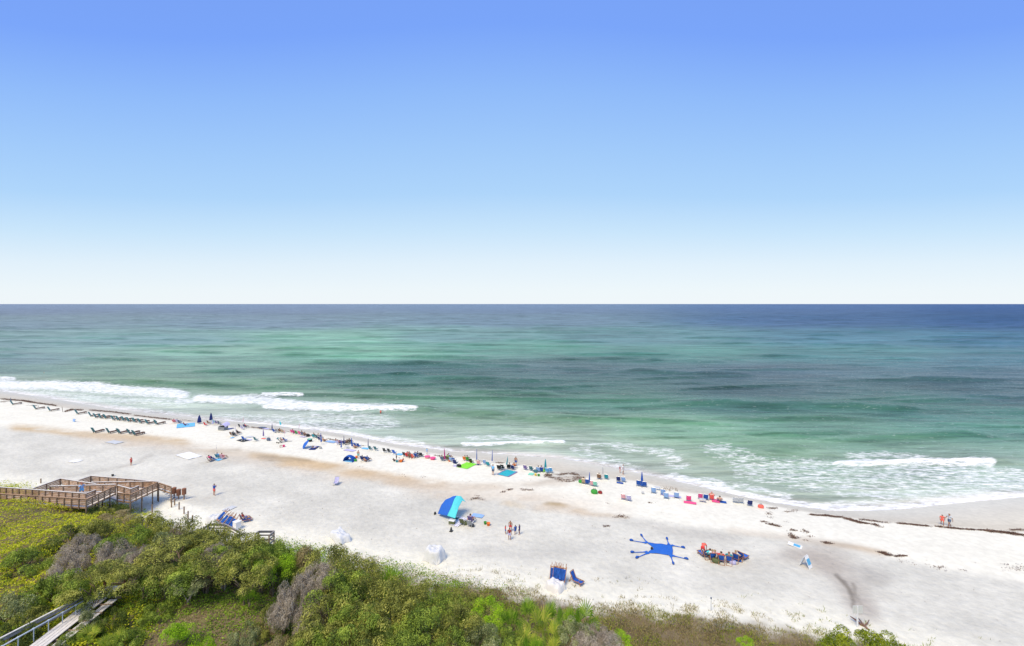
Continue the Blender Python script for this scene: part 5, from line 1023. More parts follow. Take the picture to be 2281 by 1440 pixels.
umb(766,992,'navy','taller navy umbrella behind the crowded chairs',2.0,wide=.13,sleeve=.75); umb(760,1000,'blue','blue umbrella lower left of the crowded chairs',2.0,wide=.14,sleeve=.85)
for u, v, c_, l_ in [(754,991,'lilac','lilac chair at the left of the crowded group'),(761,990,'purple','purple chair under the taller navy umbrella'),(768,991,'navy','navy chair under the taller navy umbrella'),(774,990,'brown','brown chair in the crowded group'),(780,989,'dark','dark chair in the crowded group'),(793,996,'royal','bright blue chair at the right of the crowded group'),(800,997,'blue','low blue chair at the right end of the crowded group')]: chair(u, v, c_, l_)
person(754,991,'chair','ltpink','navy','sitter in pale pink in the lilac chair'); person(768,991,'chair','purple','navy','sitter in purple beside the taller navy umbrella'); person(775,990,'chair','brown','dark','brown-clothed sitter in the crowded group'); person(780,988,'chair','black','dark','sitter in black in the crowded group'); person(791,999,'ground',None,'brown','tanned person on the sand by the bright blue chair')
umb(785,997,'blue','leaning blue umbrella beside the bright blue chair',2.0,lean=-8,wide=.2,sleeve=.85)
def table(u, v, lab, col='ltgrey', a=0):
    r = root('camp_table', u, v, a, lab, 'table'); mb = MB(); mb.box((0,0,.45), (.9,.6,.04)); link('tabletop', mb.mesh('tabletop'), cm(col), r)
    for s in (-1, 1):
        for t_ in (-1, 1): mb = MB(); mb.tube([(s*.4,t_*.26,0),(s*.36,t_*.22,.44)], .018, 5); link('leg', mb.mesh('leg'), STEEL, r)
table(773,999,'small grey camp table in front of the crowded group'); flat('towel','towel',779,1004,2.4,1.1,'lilac','pale lilac towel below the crowded group')
umb(820,1000,'navy','slim navy umbrella above the light blue towel',2.2,wide=.10,sleeve=.75); flat('towel','towel',815,1000,1.8,.9,'sky','light blue towel at the foot of the slim navy umbrella')
for u, v, c_, l_ in [(826,1003,'chairteal','left of two dark green chairs'),(838,1004,'chairteal','right of two dark green chairs'),(858,1008,'dark','left of two dark grey chairs'),(868,1009,'dark','right of two dark grey chairs'),(879,1012,'royal','single bright blue chair right of the dark grey pair')]: chair(u, v, c_, l_)
flat('float_mat','mat',890,1013,1.3,1.1,'sky','small light blue float beside the bright blue chair')
for u, v, c_, l_ in [(902,1017,'dark','dark chair at the left of the ten-person row'),(908,1019,'red','red chair in the row left of the pink tubs'),(914,1021,'brown','brown chair in the row left of the pink tubs'),(920,1021,'coral','coral chair in the row left of the pink tubs'),(927,1020,'blue','blue chair in the row left of the pink tubs'),(932,1018,'slate','slate chair in the row left of the pink tubs'),(940,1018,'dark','dark empty chair right of the long row')]: chair(u, v, c_, l_)
person(909,1018,'chair','red','navy','sitter in red in the long row'); person(913,1018,'chair','dark','maroon','dark-clothed sitter in the long row'); person(919,1021,'ground','coral','orange','person in orange on the sand in front of the long row'); person(926,1019,'chair','ltblue','navy','sitter in light blue in the long row'); person(932,1018,'chair','grey','navy','sitter in grey at the right of the long row')
person(951,1013,'play','sky','ltblue','child in light blue playing at the wet sand edge',sc=.75,a=40)
def tub(u, v, col, lab, w=.55):
    r = root('plastic_tub', u, v, 0, lab, 'tub'); mb = MB(); mb.lathe([(w*.7,0),(w,.35),(w*1.06,.36),(w*.95,.34),(w*.66,.05)], 16); link('body', mb.mesh('body', True), cm(col), r); mb = MB(); mb.lathe([(w*1.08,.34),(w*1.08,.39)], 16); link('rim', mb.mesh('rim'), cm('pink'), r)
tub(952,1021,'ltpink','pale pink tub left of the hot pink one'); tub(964,1024,'pink','hot pink tub, right of the pale pink one')
for k, (u, v, c_, l_) in enumerate([(878,1028,'dark','child in dark clothes at the left of the digging group'),(883,1026,'grey','child in grey standing in the digging group'),(889,1028,'white','child in white kneeling in the digging group'),(896,1029,'maroon','child in maroon at the right of the digging group')]): person(u, v, ['ground','stand','ground','ground'][k], c_, 'dark', l_, sc=.75, a=k*70)
bucket(884,1030,'teal','teal bucket in the middle of the digging children'); bucket(893,1030,'orange','orange bucket by the child in maroon',1.7)
# pop-up tent
r = root('popup_tent', 780, 1027, 0, 'small round blue pop-up tent on open sand', 'tent', scale=1.15); mb = MB(); mb.sheet(lambda p, q: (math.cos(math.pi*(1-p))*.95*(1-.12*q), (q-.5)*1.3, 1.0*math.sin(math.pi*p)*(.45+.6*math.sin(math.pi*min(1, q*.62+.3)))), 12, 6, .02); link('canopy', mb.mesh('canopy', True), cm('blue'), r)
mb = MB(); mb.box((0,0,.02), (1.8,1.2,.03)); link('floor', mb.mesh('floor'), cm('sky'), r)
bag(791,1028,'green','green bag beside the blue pop-up tent',s=1.2); ball(794,1021,'orange','orange ball above the green bag'); person(798,1022,'stand',None,'mint','person in mint shorts standing right of the pop-up tent',sc=.9,skin='skin'); 
for u, v, l_ in [(809,1027,'navy chair left of the pair right of the pop-up tent'),(819,1028,'navy chair right of the pair right of the pop-up tent')]: chair(u, v, 'blue' if u > 812 else 'navy', l_, sc=1.25)
person(809,1027,'chair','navy','brown','sitter in navy in the left chair of the pair'); person(814,1029,'ground',None,'brown','bare-chested person between the two navy chairs'); person(820,1028,'chair','blue','dark','sitter in blue in the right chair of the pair')
chair(748,1081,'lilac','empty striped chair facing the camera alone on grey sand',a=160,sc=1.25,group=None)
# 430..510 group
for o_ in [flat('ground_tarp','tarp',420,1016,5.2,2.4,'white','big white cloth spread on the sand left of a small group',a=10)]: pass
chair(468,1029,'brown','brown chair at the left of the small group by the white cloth',a=20); chair(475,1026,'blue','blue chair in the small group by the white cloth'); person(468,1027,'chair','pink','brown','person in pink in the brown chair by the white cloth')
chair(486,1022,'teal','teal chair with a brown-haired sitter by the thin pole'); person(487,1021,'chair','sky','navy','brown-haired sitter in light blue by the thin pole',hair='brown'); flat('towel','towel',486,1025,1.4,.9,'sky','bright blue towel in front of the small group'); chair(497,1023,'ltpink','pale pink chair at the right of the small group'); person(497,1022,'chair','ltpink','coral','person in pale pink at the right of the small group')
umb(482,1016,'cream','very thin pale umbrella pole behind the small group',2.1,wide=.04,sleeve=.3)
# 980..1020
chair(986,1027,'slate','slate chair under the magenta umbrella'); umb(991,1027,'magenta','magenta furled umbrella between slate and yellow-green chairs',2.4,wide=.18,sleeve=.85,lean=-3); chair(998,1026,'olive','yellow-green chair right of the magenta umbrella'); person(998,1025,'chair','lime','orange','sitter in lime right of the magenta umbrella'); person(1001,1024,'chair','lilac','dark','person in lilac sitting higher right of the magenta umbrella',dz=.15)
bucket(1001,1029,'orange','orange bucket under the magenta umbrella group'); chair(1006,1029,'ltblue','light blue chair left of its blue twin'); chair(1012,1030,'blue','blue chair right of its light blue twin'); person(986,1026,'chair','brown','slate','brown-shirted sitter beside the magenta umbrella')
chair(1015,1036,'navy','navy chair with a pale blue cooler beneath',sc=1.3); cooler(1014,1040,'lilac','pale lilac cooler in front of the navy chair'); bag(1023,1041,'black','black bag touching the lime green mat',s=1.3)
flat('beach_mat','mat',1040,1038,2.3,3.2,'lime','lime green mat beside the black bag, right of the magenta umbrella',a=8); chair(1036,1027,'orange','orange chair above the lime green mat'); chair(1043,1028,'green','green chair above the lime green mat'); chair(1050,1032,'dark','dark chair at the top right of the lime green mat')
person(1037,1027,'chair',None,'orange','bare-chested sitter in the orange chair',skin='skin3'); person(1042,1027,'chair',None,'teal','bare-chested sitter in the green chair',skin='skin2'); person(1049,1032,'ground','maroon','dark','dark-clothed person sitting at the lime mat corner')
umb(1062,1028,'blue','tall thin blue umbrella right of the lime mat',2.4,wide=.10,sleeve=.85); chair(1067,1036,'ltpink','pale pink chair between the two thin blue umbrellas'); flat('towel','towel',1062,1036,1.0,.6,'slate','slate towel left of the pale pink chair')
umb(1096,1031,'blue','tall thin blue umbrella above the man in blue',2.4,wide=.10,sleeve=.85,lean=2); chair(1081,1035,'ltblue','light blue chair left of the teal one'); chair(1088,1039,'teal','teal chair right of the light blue one')
person(1098,1059,'stand','sky','slate','man in a blue shirt standing left of the turquoise mat',sc=1.05,a=20)
chair(1113,1048,'black','left black chair above the turquoise mat',sc=1.3); chair(1120,1046,'black','right black chair above the turquoise mat',sc=1.2); umb(1128,1041,'teal','teal furled umbrella leaning right above the turquoise mat',2.0,wide=.14,lean=8,sleeve=.75)
chair(1133,1045,'black','black chair at the upper right of the turquoise mat',a=-20); person(1136,1044,'chair','white','black','sitter in white at the upper right of the turquoise mat'); chair(1143,1047,'navy','navy chair with an orange towel'); person(1146,1044,'chair','orange','navy','sitter in orange above the turquoise mat')
person(1149,1038,'stand',None,'blue','bare-chested person in blue shorts standing highest behind the chairs',sc=.95,skin='skin2'); flat('beach_mat','mat',1130,1055,2.3,3.0,'turq','turquoise mat with purple borders',a=12)
chair(1171,1047,'purple','single purple chair in open sand'); chair(1184,1049,'chairteal','single dark teal chair in open sand'); bag(1193,1053,'chairteal','dark green bag left of the blue chairs',s=1.3)
for u, v, c_, l_ in [(1200,1052,'ltblue','blue chair with a dark-haired sitter, left of the teal umbrella'),(1207,1052,'blue','blue chair next to the teal umbrella'),(1220,1054,'sky','light blue chair right of the teal umbrella'),(1227,1053,'sky','outermost light blue chair by the seaweed heap')]: chair(u, v, c_, l_, sc=1.2)
person(1200,1051,'chair','brown','navy','dark-haired sitter left of the teal umbrella'); person(1207,1051,'chair','purple','navy','sitter in purple next to the teal umbrella'); umb(1215,1050,'teal','teal furled umbrella left of the seaweed heap',2.2,wide=.26,sleeve=.9); ball(1211,1052,'lime','lime ball at the teal umbrella')
flat('towel','towel',1183,1057,.9,.9,'mint','mint towel in front of the single chairs'); bucket(1193,1060,'yellow','yellow toy bucket below the blue chairs'); bucket(1200,1061,'green','green toy bucket right of the yellow one')
# big arched shade
r = root('wind_shade', 1000, 1150, 0, 'large wind-lifted beach shade, half royal blue and half turquoise', 'beach shade', None); r.rotation_euler = (0,0,0); g0 = r.location.copy()
def at(u, v, z): X, Y = px(u, v, z); return Vector((X, Y, z))-g0
gzz = g0.z
TOP = [at(1009,1106,gzz+2.35), at(1016,1104,gzz+2.5), at(1024,1104,gzz+2.45), at(1033,1108,gzz+2.2), at(1039,1120,gzz+1.55)]
E0 = [at(975,1144.5,gzz+.35), at(985,1147,gzz+.5), at(996,1149,gzz+.65), at(1005,1152,gzz+.8), at(1014,1155,gzz+.85)]
E1 = [at(983,1125,gzz+1.3), at(995,1127,gzz+1.6), at(1006,1128,gzz+1.7), at(1014,1129,gzz+1.7), at(1022,1130,gzz+1.6)]
E2 = [at(992,1113.5,gzz+1.9), at(1002,1113,gzz+2.15), at(1012,1112,gzz+2.25), at(1022,1112,gzz+2.2), at(1030,1115,gzz+2.0)]
E3 = [at(1001,1110,gzz+2.15), at(1009,1105.5,gzz+2.4), at(1017,1104.3,gzz+2.5), at(1027,1105.5,gzz+2.35), at(1038,1119,gzz+1.6)]
ROWS = [E0, E1, E2, E3]
def shade(p, q):                                       # p across, q from ground edge to arch
    x = q*3; i = min(2, int(x)); f = x-i; y = p*4; j = min(3, int(y)); g_ = y-j
    f2 = f; a_ = ROWS[i][j].lerp(ROWS[i][j+1], g_); b_ = ROWS[i+1][j].lerp(ROWS[i+1][j+1], g_); return a_.lerp(b_, f2)+Vector((0,0,.06*math.sin(q*9+p*5)*(q*(1-q))))
for nm, lo, hi, c_ in (('blue_panel', 0, .5, 'royal'), ('turquoise_panel', .5, 1, 'aqua')):
    mb = MB(); mb.sheet(lambda p, q: shade(lo+p*(hi-lo), q), 8, 18, .02); link(nm, mb.mesh(nm, True), cm(c_), r)
mb = MB(); mb.tube([at(999,1150,gzz-.1), at(998,1127,gzz+1.3), at(1001,1110,gzz+2.15)]+[e for e in E3[1:4]]+[at(1038,1119,gzz+1.65), at(1040,1130,gzz+1.0), at(1041,1146,gzz-.1)], .02, 5); link('arch_pole', mb.mesh('arch_pole', True), WPOLE, r)
bag(969,1146,'black','black weight bag at the left corner of the big shade',a=80,s=.75)
cooler(1007,1168,'olive','dark olive cooler under the big shade',s=1.3); flat('towel','towel',1022,1163,1.6,2.6,'lilac','blue and white striped towel under the big shade',a=10,stripes='white'); chair(1031,1169,'olive','green patterned chair in front of the striped towel',a=0,sc=1.15); bag(1036,1169,'olive','olive bag right of the green patterned chair',s=1.3); cooler(1016,1157,'chairteal','small teal cooler behind the striped towel')
chair(1050,1164,'purple','purple chair with an adult and a child',sc=1.25); person(1050,1164,'chair','purple','orange','adult with dark hair in the purple chair',sc=1.1); person(1045,1162,'ground','orange','brown','child in orange leaning on the purple chair',sc=.7); chair(1048,1173,'grey','grey chair in front of the purple one',sc=1.2); bag(1052,1174,'dark','dark bag beside the grey chair')
flat('float_mat','float',1064,1150,1.7,.9,'ltblue','light blue inflatable mat right of the purple chair'); bucket(1081,1168,'green','green bucket in open sand right of the shade',1.3); bucket(1088,1171,'orange','orange bucket right of the green one',1.5)
r = root('beach_cone', 1005, 1184, 0, 'small dark cone standing below the big shade', 'cone'); mb = MB(); mb.lathe([(.2,.04),(.07,.55),(.02,.58)], 10); link('body', mb.mesh('body'), cm('dark'), r); mb = MB(); mb.box((0,0,.02), (.42,.42,.04)); link('base', mb.mesh('base'), cm('black'), r)
for u, v, t_, b_, l_, s_, a_ in [(1126,1190,'red','blue','child in a red shirt, leftmost of five standing in a ring',.62,60),(1137,1184,None,'red','bare-chested child in red shorts at the back of the ring',.78,180),(1135,1203,'maroon','lilac','child in dark red nearest the camera in the ring',.82,0),(1148,1191,'blue','blue','child in a blue shirt in the ring',.68,-60),(1157,1191,'navy','navy','slim child in navy, rightmost in the ring',.72,-90)]: person(u, v, 'stand', t_, b_, l_, a=a_, sc=s_, skin='skin2', group='five children standing in a ring')
person(477,1104,'phone','blue','coral','lone adult in a blue top and coral shorts holding something to the face',a=10,sc=1.02,group=None)
# 1290..1700 strip
bag(1294,1076,'green','green bag at the left of the group right of the seaweed heap',s=1.3); chair(1301,1078,'tan','tan chair right of the green bag'); chair(1308,1079,'blue','blue chair left of the short blue umbrella'); umb(1313,1081,'blue','short blue umbrella right of the seaweed heap',2.1,wide=.14,sleeve=.8); chair(1320,1083,'ltpink','pale pink chair right of the short blue umbrella',sc=1.2); chair(1326,1084,'mint','mint chair at the end of the pale pink one')
person(1301,1077,'chair','tan','tan','sitter in tan by the green bag'); chair(1335,1068,'brown','brown chair near the water left of a thin pole',sc=1.2); person(1335,1068,'chair',None,'brown','tanned sitter left of the thin pole',skin='skin'); umb(1343,1069,'grey','thin grey furled umbrella near the water',2.6,wide=.06,sleeve=.6); chair(1351,1068,'teal','teal chair near the water right of the thin grey umbrella')
person(1388,1057,'stand','white','white','adult in white with a hat wading at the swash',hat='brown',sc=1.0,a=100,brief=False); person(1381,1054,'stand','maroon','ltpink','child in maroon holding on beside the adult in white',sc=.7,a=60)
chair(1378,1073,'navy','navy chair left of its light blue neighbour'); chair(1389,1074,'ltblue','light blue chair right of its navy neighbour'); flat('towel','towel',1381,1077,1.1,.5,'blue','blue towel in front of the navy and light blue chairs')
chair(1423,1083,'blue','blue chair left of the stout blue umbrella',sc=1.3); umb(1430,1085,'blue','stout blue furled umbrella between two blue chairs',2.5,wide=.24,sleeve=.9); chair(1436,1085,'blue','blue chair right of the stout blue umbrella',sc=1.2)
bag(1324,1100,'green','green and white bag on the bare berm',s=1.7); bag(1337,1100,'maroon','maroon bag right of the green and white one',s=1.1)
chair(1389,1113,'ltpink','pale pink chair alone on the berm'); chair(1401,1116,'lilac','lilac chair right of the pale pink one'); 
for u, v, l_ in [(1456,1099,'grey-blue chair left of the twig heap'),(1477,1103,'grey-blue chair below the twig heap'),(1484,1111,'grey-blue chair lowest below the twig heap'),(1507,1110,'grey-blue chair right of the twig heap')]: chair(u, v, 'ltblue', l_, sc=1.25, group='grey-blue chairs by the twig heap')
flat('towel','towel',1495,1106,3.0,.6,'lilac','long lilac towel between the grey-blue chairs'); table(1464,1092,'pale small table left of the twig heap')
chair(1534,1117,'pink','hot pink chair with a pale pink mat',sc=1.2); flat('beach_mat','mat',1537,1121,1.8,.8,'pink','pink mat under the hot pink chair'); chair(1560,1112,'pink','pink chair left of the navy one'); table(1565,1119,'small folding table in front of the pink chair'); chair(1572,1114,'blue','navy blue chair between pink chair and pink-hatted sitter',sc=1.2)
chair(1585,1114,'coral','coral chair under the pink-hatted sitter'); person(1585,1114,'chair','coral','pink','sitter with a pink hat in red',hat='pink',sc=1.15); flat('towel','towel',1594,1117,1.1,1.3,'pink','hot pink towel between two sitters'); person(1603,1118,'ground',None,'navy','bare-backed person with dark hair sitting on a blue towel',sc=1.15,skin='skin3'); flat('towel','towel',1607,1119,1.4,.8,'blue','blue towel under the bare-backed person')
chair(1638,1120,'ltgrey','left pale grey chair of a pair near the wet sand'); chair(1650,1121,'ltgrey','right pale grey chair of a pair near the wet sand'); chair(1670,1127,'navy','navy striped chair alone near the wet sand'); bag(1695,1132,'coral','coral bag at the right end of the strip',s=1.3); bucket(1432,1101,'ltgrey','pale bucket on the berm')
# row of lounge chairs
CH = [(1567,1240,-35,'leftmost blue lounge chair, turned left'),(1585,1247,-14,'second lounge chair from the left with a sitter in white'),(1606,1252,0,'third lounge chair from the left'),(1624,1254,6,'fourth lounge chair from the left'),(1642,1250,24,'fifth lounge chair, facing right'),(1655,1247,36,'rightmost lounge chair, facing right')]
for u, v, a_, l_ in CH: wchair(u, v, l_+' in the curved row', a_, 'lounge chairs in the curved row')
person(1566,1236,'bend','coral','red','person in red bending over the left end of the chair row',a=20,sc=1.0,hair='blond',skin='skin3',group=None)
for u, v, t_, l_, a_, h_ in [(1578,1245,'aqua','sitter in aqua at the left of the chair row',-30,'hair'),(1585,1247,'white','sitter in white second from the left in the chair row',-14,'blond'),(1591,1248,'ltpink','sitter in pale pink in the chair row',-10,'blond'),(1606,1252,'red','sitter in red in the middle of the chair row',0,'hair'),(1624,1253,'teal','sitter in teal and white in the chair row',6,'brown'),(1641,1250,'cream','sitter in cream in the fifth chair',24,'blond')]: person(u, v, 'chair', t_, 'slate', l_, a=a_, sc=1.1, hair=h_, skin='skin3', dz=.06, group='sitters in the curved chair row')
bag(1595,1254,'olive','olive bag between the second and third lounge chairs',s=1.4); bag(1632,1257,'lilac','lilac bag hanging low beside the fourth lounge chair',s=1.2); flat('towel','towel',1634,1246,1.6,1.0,'royal','blue towel draped between the fourth and fifth lounge chairs')
# flattened blue sun shade with eight legs
r = link('sun_shade_cloth', None, loc=G(1470,1225)); tag(r, 'royal blue sunshade cloth lying flat with eight straps ending in pouches', 'sunshade'); g0 = r.location.copy()
def gp(u, v, dz=.05): q = G(u, v)-g0; return q+Vector((0,0,dz))
OUT = [(1442,1210),(1495,1215),(1499,1241),(1494,1240),(1468,1235),(1444,1234),(1438,1230),(1457,1224),(1436,1211)]
PX = [(1440,1210),(1470,1213),(1497,1216)], [(1456,1222),(1478,1224),(1499,1227)], [(1442,1233),(1470,1235),(1498,1240)]
def body(p, q):
    y = p*2; j = min(1, int(y)); f = y-j; x = q*2; i = min(1, int(x)); g_ = x-i
    a_ = gp(*PX[j][i]).lerp(gp(*PX[j][i+1]), g_); b_ = gp(*PX[j+1][i]).lerp(gp(*PX[j+1][i+1]), g_); return a_.lerp(b_, f)+Vector((0,0,.03*math.sin(q*14+p*9)+.04))
mb = MB(); mb.sheet(lambda p, q: body(1-p, q), 10, 14, .03); link('cloth', mb.mesh('cloth', True), cm('royal'), r)
for (a_, b_) in [((1442,1211),(1430,1196)),((1440,1211),(1409,1206)),((1443,1231),(1411,1232)),((1444,1233),(1421,1243)),((1490,1215),(1486,1203)),((1496,1216),(1519,1221)),((1494,1239),(1499,1255)),((1497,1239),(1526,1246))]:
    A_, B_ = gp(*a_, .09), gp(*b_, .08); d = (B_-A_); n_ = Vector((-d.y, d.x, 0)).normalized(); mb = MB()
    mb.add([A_-n_*.22, A_+n_*.22, A_.lerp(B_, .3)+n_*.07, A_.lerp(B_, .3)-n_*.07, B_+n_*.045, B_-n_*.045]+[q-Vector((0,0,.02)) for q in (A_-n_*.22, A_+n_*.22, A_.lerp(B_, .3)+n_*.07, A_.lerp(B_, .3)-n_*.07, B_+n_*.045, B_-n_*.045)],
           [(0,1,2,3),(3,2,4,5),(9,8,7,6),(11,10,8,9),(0,3,9,6),(3,5,11,9),(1,7,8,2),(2,8,10,4),(4,10,11,5),(0,6,7,1)]); sp_ = link('strap', mb.mesh('strap'), cm('royal'), r)
    mb = MB(); mb.tube([B_-d.normalized()*.1+Vector((0,0,.04)), B_+d.normalized()*.16+Vector((0,0,.07)), B_+d.normalized()*.36+Vector((0,0,.03))], [.08,.15,.10], 7); link('pouch', mb.mesh('pouch', True), cm('blue'), r)
bag(1452,1225,'black','black bag in the notch of the flat blue sunshade',a=60,s=.7)
# chair stacks and covered mounds
TARP = mat('white_tarp', (.74,.72,.70), .6, .06, 2, .3); TARPG = mat('pale_tarp', (.68,.69,.70), .55, .05, 2, .3)
def mound(name, u, v, w, l, h, lab, a=0, m_=TARP, seed=1, cat='covered pile', back=1.2):
    g = G(u, v); r = link(name, None, loc=g, rot=yaw(a)); tag(r, lab, cat); rg = random.Random(seed); ph = [rg.uniform(0, 6) for _ in range(6)]
    def f(p, q):
        x = (p-.5)*2; y = (q-.5)*2; rr_ = max(abs(x), abs(y))**3*.5+math.hypot(x, y)*.5; hh = h*max(0, 1-min(1, rr_)**5)**.6
        hh *= 1+.13*math.sin(3.1*x+ph[0])*math.cos(2.3*y+ph[1]); fold = .05*math.sin(9*x+5*y+ph[2])+.04*math.sin(7*y-6*x+ph[3]); return (x*w/2*(1+.06*math.sin(5*y+ph[4])), y*l/2*(1+.08*math.sin(4*x+ph[5])), max(.015, hh+fold*min(1, hh*2)))
    mb = MB(); mb.sheet(f, 22, 22, .02); link('cover', mb.mesh('cover', True), m_, r)
    mb = MB(); mb.tube([(-w*.42,0,h*.4),(-w*.2,.02,h*1.08),(w*.2,-.02,h*1.1),(w*.42,0,h*.4)], .02, 5); link('tie_rope', mb.mesh('tie_rope'), cm('ltgrey'), r); return r
mound('covered_pile', 968, 1246, 2.2, 1.9, 1.35, 'rounded pile under a pale grey-white cover, biggest on open sand', 10, TARPG, 3)
mound('covered_pile', 757, 1200, 3.3, 1.7, .8, 'long low pile under a white cover behind the tallest oak', 25, TARPG, 5)
mound('chair_stack_cover', 1236, 1312, 1.9, 1.6, .75, 'crumpled cream tarpaulin half pulled off the stacked blue chairs', 20, TARP, 7)
mound('chair_stack_cover', 478, 1163, 1.9, 1.6, .9, 'white tarpaulin left of the blue stack by the grey railing', 0, TARPG, 9)
def folded(u, v, rx, rz, z, lab, grp):
    r = root('folded_lounge_chair', u, v, 0, lab, 'lounge chair', grp, z); r.rotation_euler = (R(rx-90), 0, R(rz)); r.scale = (1.15,)*3
    def fr(): mb = MB(); mb.bar((-.32,0,0), (-.32,.02,1.35), .05, .05); mb.bar((.32,0,0), (.32,.02,1.35), .05, .05); mb.bar((-.32,0,.08), (.32,0,.08), .06, .06); mb.bar((-.32,.02,1.2), (.32,.02,1.2), .06, .06); mb.bar((-.32,.0,.6), (.32,0,.6), .05, .05); return mb.mesh('frame')
    def cv(): mb = MB(); mb.sheet(lambda p, q: ((p-.5)*.60, -.05-.03*math.sin(p*3.14), .25+q*.85), 4, 4, .03); return mb.mesh('canvas')
    def lg(s): mb = MB(); mb.bar((s*.25,.09,-.05), (s*.22,.10,1.62), .05, .04); return mb.mesh('leg')
    link('frame', cached('ff', fr), TEAK, r); link('canvas', cached('fc', cv), cm('royal'), r)
    for s_ in (-1, 1): link('leg', cached(('fl', s_), lambda: lg(s_)), TEAK, r)
    return r
GRP = 'folded lounge chairs stacked under the cream tarpaulin'
for k in range(4): folded(1232+k*6, 1301+k*1.5, 50, -12-k*3, .25+.1*(k % 2), ['leftmost','second','third','rightmost'][k]+' folded blue chair in the stack by the cream tarpaulin', GRP)
wchair(1284,1299,'single open wooden chair with blue canvas right of the stack',110,None,col='blue')
GRP = 'folded lounge chairs stacked by the grey railing'
for k, (u, v, rx, rz, z) in enumerate([(484,1170,42,-38,.55),(491,1174,42,-36,.3),(502,1178,46,-24,.3),(510,1180,50,-20,.1)]): folded(u, v, rx, rz, z, ['upper left','middle left','lower right','rearmost right'][k]+' folded blue chair in the stack by the grey railing', GRP)
wchair(545,1163,'wooden chair with blue canvas and a person, right of the blue stack',40,None); person(545,1162,'chair','maroon','blue','sun-tanned person in the chair right of the blue stack',a=40,sc=1.05,group=None,dz=.05)
r = root('storage_box', 528, 1179, 10, 'white storage box at the right of the grey railing', 'box'); mb = MB(); mb.box((0,0,.5), (.75,.7,1.0)); link('body', mb.mesh('body'), cm('white'), r); mb = MB(); mb.box((0,0,1.03), (.82,.77,.07)); link('lid', mb.mesh('lid'), cm('white'), r)
flat('beach_mat','mat',511,1134,1.1,1.6,'ltgrey','small grey mat above the blue stack')
# signs
r = root('a_frame_sign', 1795, 1262, 0, 'white A-frame sign with a blue wave banner on open grey sand', 'sign', scale=1.0); r.rotation_euler.z = R(35); SIGN = mat('sign_blue', (.10,.40,.66), .5, .1, 3)
for s_ in (-1, 1):
    mb = MB(); mb.box((0, s_*.28, .62), (.80,.035,1.3), rx=R(s_*22)); link('panel', mb.mesh('panel'), cm('white'), r)
    mb = MB(); mb.box((0, s_*.305, .66), (.66,.02,.62), rx=R(s_*22)); mb.box((.0, s_*.222, .86), (.58,.012,.05), rx=R(s_*22)); link('banner', mb.mesh('banner'), SIGN, r)
r = root('fallen_sign', 1771, 1216, 20, 'white and blue sign board lying flat on the sand', 'sign'); mb = MB(); mb.box((0,0,.06), (1.5,.85,.05), ry=R(4)); link('panel', mb.mesh('panel'), cm('white'), r); mb = MB(); mb.box((.2,0,.095), (.7,.6,.02), ry=R(4)); link('banner', mb.mesh('banner'), SIGN, r)
r = root('notice_board', 1910, 1398, 0, 'pale square notice board on a white post beside driftwood', 'sign'); r.rotation_euler = (0,0,0); mb = MB(); mb.box((0,0,.95), (.10,.10,2.1)); link('post', mb.mesh('post'), cm('white'), r); mb = MB(); mb.box((.02,-.0,1.66), (.92,.03,.72)); link('board', mb.mesh('board'), mat('board_back', (.66,.67,.64), .5, .05), r)
r = root('marker_post', 1584, 1360, 0, 'thin grey marker pole with a small blue top at the grass edge', 'marker pole'); mb = MB(); mb.tube([(0,0,-.2),(0,0,1.15)], .022, 6); link('pole', mb.mesh('pole'), cm('grey'), r); mb = MB(); mb.box((0,0,1.2), (.13,.06,.16)); link('cap', mb.mesh('cap'), cm('slate'), r)
DRIFT = mat('driftwood', (.22,.13,.10), .9, .3, 7, .4)
g = G(1925,1396); mb = MB(); mb.tube([(0,0,-.1),(-.5,.5,.35),(-.9,1.1,.5)], [.14,.12,.05], 6); mb.tube([(0,0,.05),(.6,.3,.2),(1.2,.7,.35)], [.11,.07,.03], 6); mb.tube([(-.3,.3,.2),(-.7,.1,.4)], [.08,.03], 5); mb.tube([(.1,-.6,0),(0,0,.1),(-.1,.9,.5)], [.13,.12,.05], 6)
tag(link('driftwood_stump', mb.mesh('driftwood_stump', True), DRIFT, loc=g, scale=.75), 'forked brown driftwood stump beside the notice board', 'driftwood')
# bathers
for u, v, pn, l_, d_ in [(848,924,'stand','bather with a dark swimsuit standing at the end of the white breaker',-.25),(803,912,'stand','bather deep in the white foam of the breaker',-.9),(98,831,'stand','lone distant swimmer off the left shore',-1.2)]:
    X, Y = px(u, v, .1); o = link('person', None, loc=(X, Y, d_), rot=yaw(0)); tag(o, l_, 'person', 'bathers in the sea'); link('body', PEOPLE['stand']['body'], [cm('skin'), cm('hair')], o); link('swim_brief', PEOPLE['stand']['brief'], cm('black'), o); link('hair', PEOPLE['stand']['hair'], cm('hair'), o)
    if u == 848: link('shirt', PEOPLE['stand']['shirt'], cm('coral'), o)
person(2099,1170,'walk','coral','coral','child in a coral shirt on the wet sand at right',a=200,sc=.80,group=None,skin='skin2'); person(2115,1174,'walk','ltgrey','slate','adult in a pale grey shirt and dark shorts on the wet sand at right',a=-110,sc=1.0,group=None,skin='skin2')

